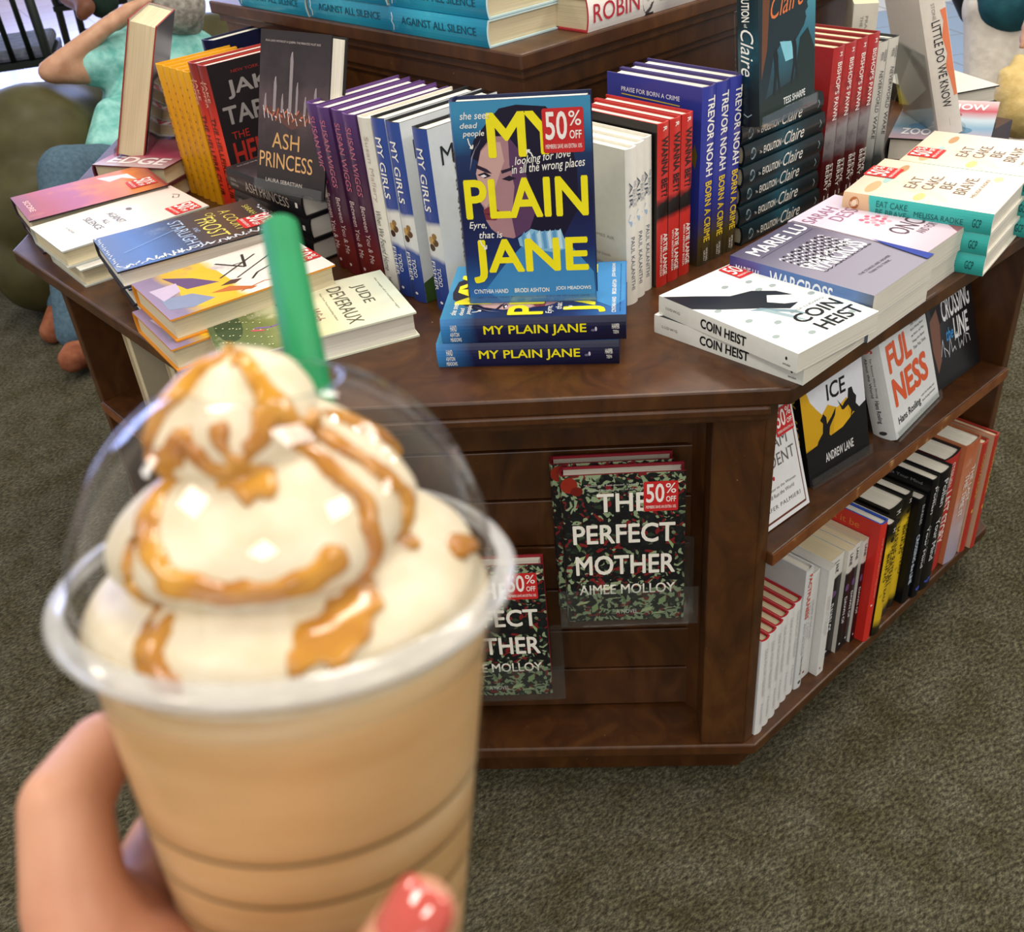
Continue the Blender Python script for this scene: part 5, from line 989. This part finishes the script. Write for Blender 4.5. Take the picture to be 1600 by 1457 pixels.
tc = N(nt, 'ShaderNodeTexCoord'); no = N(nt, 'ShaderNodeTexNoise', i_Scale=40.); nt.links.new(tc.outputs['Object'], no.inputs['Vector']); rp = ramp(nt, [(.3, '#b8453a'), (.7, '#c9584a')], no.outputs['Fac']); nt.links.new(rp.outputs[0], bs.inputs['Base Color'])
bs.inputs['Coat Weight'].default_value = .6
# nail: curved plate on the camera-facing side of the thumb tip
tp0, tp1 = c_(612, 1515, .179), c_(660, 1425, .1795)
tdir = (tp1-tp0).normalized(); vn = (CAM-tp1).normalized(); vn = (vn-tdir*vn.dot(tdir)).normalized(); vn = (vn+tdir.cross(vn)*-.25).normalized(); sd = tdir.cross(vn)
b = MB(); vs = []; cn = c_(662, 1432, .1795)
nu, nv = 10, 12
for j in range(nv+1):
    t = j/nv; ln = -.0065+.0135*t; wd = .0056*(1-abs(2*t-1)**3.2*.45)
    for i in range(nu+1):
        a = (i/nu*2-1); an = a*.95*wd/.0056
        vs.append(cn+tdir*(ln)+sd*math.sin(an)*.0073+vn*(math.cos(an)*.0073+.0006-.0012*(t-.4)**2*4))
b.add(vs, [(j*(nu+1)+i, j*(nu+1)+i+1, (j+1)*(nu+1)+i+1, (j+1)*(nu+1)+i) for j in range(nv) for i in range(nu)], m)
nl = b.build('thumbnail', None, True); so = nl.modifiers.new('t', 'SOLIDIFY'); so.thickness = .0006; so.offset = 0; nl.parent = HANDO; nl['label'] = 'glossy coral polished thumbnail'
# ------------------------------------------------------------------ armchair and reader
OL = fabric('olive_leather', '#3e3b22', '#4a4629', 12, .45, .12)
def at(x, y, d): return CD(x, y, d)
chair = empty('armchair', (1.1, 3.3, 0), None, 'rounded olive green armchair with a seated reader, far left', 'armchair')
ACH = [(at(60, 235, 3.0), .19, at(120, 225, 3.35), .2), (at(70, 330, 2.95), .16, at(120, 330, 3.3), .18), (at(110, 225, 3.2), .17, at(240, 160, 3.75), .2), (at(60, 420, 3.0), .13, at(130, 420, 3.35), .15)]
blob('armrest', ACH, OL, .02, chair, 6)
blob('seat_cushion', [(at(200, 330, 3.1), .14, at(330, 250, 3.5), .16), (at(230, 300, 3.3), .14, at(350, 280, 3.4), .15)], OL, .02, chair, 6)
blob('backrest', [(at(220, 100, 3.75), .16, at(370, 90, 3.7), .16), (at(220, 200, 3.75), .16, at(370, 190, 3.7), .16)], OL, .02, chair, 6)
for x_, y_ in ((60, 470), (150, 440), (300, 400)):
    p = at(x_, y_, 3.2); b = MB(); b.tube([(p.x, p.y, .001), (p.x, p.y, .2)], [.018, .025], C('#2a1c12'), 12); o_ = b.build('leg', chair, True); o_.matrix_parent_inverse = chair.matrix_world.inverted()
SK2 = skin('fair_skin', '#a87a5e', '#c2977a'); TEAL = fabric('teal_print_shirt', '#5fa39c', '#93c9c1', 30, .8, .4); JEAN = fabric('grey_blue_denim', '#435a68', '#52697a', 90, .9, .3); HAIR = fabric('grey_hair', '#7d766e', '#aaa59c', 50, .7, .6)
READ = blob('person', [(at(78, 112, 2.93), .034, at(168, 40, 2.95), .026), (at(168, 40, 2.95), .026, at(205, 15, 3.0), .024), (at(205, 15, 3.0), .024, at(232, 2, 3.0), .02, ((1, 0, 0), .7)),
    (at(78, 112, 2.93), .035, at(150, 108, 3.0), .045), (at(258, 75, 3.12), .045, at(262, 35, 3.12), .045), (at(262, 8, 3.1), .07, at(262, -22, 3.1), .075),
    (at(150, 108, 3.0), .045, at(230, 120, 3.15), .08), (at(250, 120, 3.2), .12, at(240, 200, 3.15), .13), (at(240, 200, 3.15), .12, at(215, 265, 3.1), .12),
    (at(215, 265, 3.1), .08, at(95, 268, 2.8), .06), (at(95, 268, 2.8), .058, at(112, 535, 2.76), .028), (at(240, 280, 3.1), .08, at(140, 300, 2.9), .06), (at(140, 300, 2.9), .055, at(95, 490, 2.95), .028)], SK2, .012, None, 4)
tag(READ, 'seated person in teal shirt leaning their head on one hand, beside the display', 'person')
blob('teal_shirt', [(at(145, 100, 3.0), .066, at(235, 90, 3.15), .1), (at(235, 90, 3.15), .11, at(300, 95, 3.2), .1), (at(250, 120, 3.2), .145, at(235, 205, 3.12), .155), (at(235, 205, 3.12), .15, at(205, 245, 3.02), .12), (at(175, 180, 2.98), .05, at(165, 240, 2.95), .06)], TEAL, .012, READ, 3)
blob('denim_trousers', [(at(225, 275, 3.1), .1, at(105, 272, 2.78), .078), (at(105, 272, 2.78), .078, at(116, 520, 2.76), .05), (at(240, 290, 3.12), .1, at(140, 310, 2.92), .075), (at(140, 310, 2.92), .072, at(100, 474, 2.98), .05)], JEAN, .012, READ, 4)
blob('grey_hair', [(at(264, -18, 3.07), .105, at(274, 6, 3.08), .09), (at(285, 20, 3.12), .06, at(290, 30, 3.12), .055), (at(250, -12, 3.08), .095, at(248, -8, 3.08), .095)], HAIR, .01, READ, 2)
SHO = fabric('brown_suede', '#7c4630', '#935a40', 40, .8, .2)
for (x_, y_, x2, y2, d, d2) in ((105, 478, 82, 518, 3.0, 2.93), (132, 545, 112, 562, 2.78, 2.72)):
    s = blob('brown_shoe', [(at(x_, y_, d), .05, at(x2, y2, d2), .036), (at(x_+16, y_+2, d), .05, at(x_, y_, d), .05), (at(x_+8, y_-18, d), .045, at(x_, y_, d), .045)], SHO, .006, None, 3)
    s.parent = READ
V2 = blob('person', [(at(100, -60, 4.6), .06, at(108, -5, 4.5), .045), (at(108, -5, 4.5), .044, at(135, 10, 4.4), .04), (at(135, 10, 4.4), .04, at(128, 22, 4.4), .03), (at(100, -60, 4.6), .09, at(110, -260, 4.8), .14), (at(110, -320, 4.8), .09, at(110, -340, 4.8), .095), (at(110, -60, 4.9), .14, at(115, -260, 4.9), .16)], skin('brown_skin', '#6f432f', '#80503a'), .014, None, 3)
tag(V2, 'arm of a cafe visitor in dark green above the reader, top left edge', 'person')
blob('dark_green_top', [(at(150, -60, 4.7), .1, at(160, 4, 4.5), .07), (at(110, -60, 4.95), .17, at(115, -260, 4.95), .19), (at(110, -60, 4.9), .16, at(150, -50, 4.8), .1)], fabric('dark_green_cloth', '#16251f', '#1f332a', 20, .9, .2), .016, V2, 3)
# ------------------------------------------------------------------ cafe chairs
DG = C('#141c19', .4)
SEATM = fabric('grey_cushion', '#4a5160', '#6a7080', 30, .7, .2)
def cafe_chair(x, y, rz, label):
    r = empty('cafe_chair', (x, y, 0), Matrix.Rotation(rz, 3, 'Z'), label, 'chair', 'dark slatted chairs in the cafe')
    for sx in (-.2, .2):
        b = MB(); b.tube([(sx, -.2, 0), (sx, -.2, .45)], .019, DG, 8); b.build('leg', r, True)
        b = MB(); b.tube([(sx, .22, 0), (sx, .2, .45), (sx, .26, .95)], .019, DG, 8); b.build('leg', r, True)
    b = MB(); b.box(-.22, -.22, .43, .22, .22, .455, DG); b.build('seat_frame', r)
    b = MB(); b.box(-.21, -.21, .455, .21, .2, .5, SEATM); b.build('seat', r, bevel=.015)
    for i in range(5):
        b = MB(); b.tube([(-.14+.07*i, .205, .46), (-.14+.07*i, .255, .9)], .011, DG, 8); b.build('back_slat', r, True)
    b = MB(); b.box(-.22, .24, .88, .22, .275, .96, DG); b.build('back_rail', r, bevel=.01)
    for z in (.16, .26):
        b = MB(); b.tube([(-.2, -.2, z), (.2, -.2, z)], .011, DG, 8); b.tube([(-.2, -.2, z), (-.2, .21, z)], .011, DG, 8); b.tube([(.2, -.2, z), (.2, .21, z)], .011, DG, 8); b.build('stretcher', r, True)
    return r
cafe_chair(1.36, 4.7, 2.7, 'dark slatted cafe chair with grey cushion at the left picture edge')
cafe_chair(2.25, 5.7, 1.0, 'dark slatted cafe chair behind the reader')
cafe_chair(1.35, 6.9, -.6, 'dark slatted cafe chair farther back by the bright floor')
tb = empty('cafe_table', (2.75, 6.9, 0), None, 'dark cafe table at the top left edge of the picture', 'table')
b = MB(); b.lathe([(.001, .72), (.4, .72), (.4, .75), (.001, .75)], DG, 40); b.build('tabletop', tb)
b = MB(); b.lathe([(.03, .02), (.03, .72)], DG, 16); b.build('post', tb, True)
b = MB(); b.lathe([(.26, 0), (.26, .015), (.04, .03), (.001, .03)], DG, 32); b.build('base', tb, True)
# ------------------------------------------------------------------ shopper on the right
WT = fabric('white_cotton', '#c9c1b6', '#ded7cc', 14, .85, .8); TT = fabric('dark_teal_top', '#1d4a55', '#265a66', 20, .8, .3)
SH = blob('person', [(at(1548, 292, 3.35), .04, at(1548, 150, 3.3), .055), (at(1548, 150, 3.3), .055, at(1560, 0, 3.2), .09), (at(1618, 300, 3.2), .04, at(1612, 150, 3.2), .055), (at(1612, 150, 3.2), .055, at(1600, 0, 3.2), .09),
    (at(1575, -20, 3.2), .12, at(1580, -330, 3.1), .14), (at(1580, -330, 3.1), .04, at(1580, -400, 3.1), .05), (at(1580, -440, 3.1), .085, at(1580, -460, 3.1), .085), (at(1640, -260, 3.1), .045, at(1645, -60, 3.0), .036), (at(1645, -60, 3.0), .032, at(1604, 55, 2.95), .022), (at(1604, 55, 2.95), .022, at(1598, 72, 2.94), .015)], SK2, .014, None, 4)
tag(SH, 'standing person in white trousers and dark teal top holding a tan bag, right edge', 'person')
blob('white_trousers', [(at(1548, 285, 3.36), .085, at(1542, 180, 3.3), .072), (at(1542, 180, 3.3), .072, at(1556, 10, 3.2), .095), (at(1622, 300, 3.2), .09, at(1610, 180, 3.2), .078), (at(1610, 180, 3.2), .078, at(1600, 10, 3.2), .095), (at(1556, 10, 3.2), .1, at(1600, -20, 3.2), .11)], WT, .01, SH, 2)
blob('teal_top', [(at(1578, 0, 3.14), .1, at(1585, -180, 3.12), .15), (at(1600, 4, 3.14), .095, at(1600, -100, 3.12), .14), (at(1585, -180, 3.12), .15, at(1585, -310, 3.12), .15), (at(1640, -270, 3.1), .07, at(1648, -180, 3.05), .065)], TT, .014, SH, 4)
BAG = blob('carrier_bag', [(at(1592, 95, 2.93), .02, at(1590, 150, 2.92), .07), (at(1590, 150, 2.92), .07, at(1600, 170, 2.92), .085), (at(1575, 120, 2.92), .03, at(1600, 165, 2.92), .08)], fabric('tan_plastic_bag', '#b59a5c', '#cdb67e', 18, .4, 1.), .008, None, 2)
tag(BAG, 'crumpled tan plastic carrier bag held by the person in white trousers', 'bag')
BB = blob('shoulder_bag', [(at(1500, -60, 3.45), .07, at(1522, 15, 3.45), .05), (at(1522, 15, 3.45), .045, at(1533, 45, 3.45), .015)], C('#101216', .6), .01, None, 2)
tag(BB, 'black bag hanging beside the person in white trousers', 'bag')
# ------------------------------------------------------------------ lights
def area(x, y, z, sx, sy, p, col=(1, .93, .82), rot=(0, 0, 0)):
    l = bpy.data.lights.new('ceiling_light', 'AREA'); l.shape = 'RECTANGLE'; l.size = sx; l.size_y = sy; l.energy = p; l.color = col
    o = bpy.data.objects.new('ceiling_light', l); COL.objects.link(o); o.location = (x, y, z); o.rotation_euler = rot; return o
for x in (-1.2, .9, 3.0):
    for y in (-1.5, .6, 2.7):
        area(x, y, 3.1, .55, .55, 24)
for i in range(5):
    l = bpy.data.lights.new('recessed_spot', 'AREA'); l.shape = 'DISK'; l.size = .12; l.energy = 8; l.color = (1, .9, .78)
    o = bpy.data.objects.new('recessed_spot', l); COL.objects.link(o); o.location = (1.9+.45*i, .9-.35*i, 3.05)
l = area(-3.2, -2.6, 1.9, 3.2, 1.8, 35, (.95, .97, 1))  # added cool fill lamp behind the camera, neither a ceiling fixture nor a window
l.name = 'added_front_fill'; l.rotation_euler = (Vector((.5, .6, .9))-Vector(l.location)).to_track_quat('-Z', 'Y').to_euler()
w = bpy.data.worlds.new('store_ambient'); S.world = w; w.use_nodes = True
bg = w.node_tree.nodes['Background']; bg.inputs[0].default_value = (.9, .86, .8, 1); bg.inputs[1].default_value = .62
# ------------------------------------------------------------------ camera
cam = bpy.data.cameras.new('camera'); co = bpy.data.objects.new('camera', cam); COL.objects.link(co)
cam.sensor_width = 36; cam.sensor_fit = 'HORIZONTAL'; cam.lens = FPX*36/1600; cam.clip_start = .01; cam.clip_end = 60
mm = Matrix((CR, CU, -CF)).transposed().to_4x4(); mm.translation = CAM; co.matrix_world = mm
cam.dof.use_dof = True; cam.dof.focus_distance = 1.2; cam.dof.aperture_fstop = 14.5
S.camera = co
S.view_settings.view_transform = 'Standard'; S.view_settings.look = 'None'; S.view_settings.gamma = 1; S.view_settings.use_curve_mapping = False
S.view_settings.exposure = 0.0
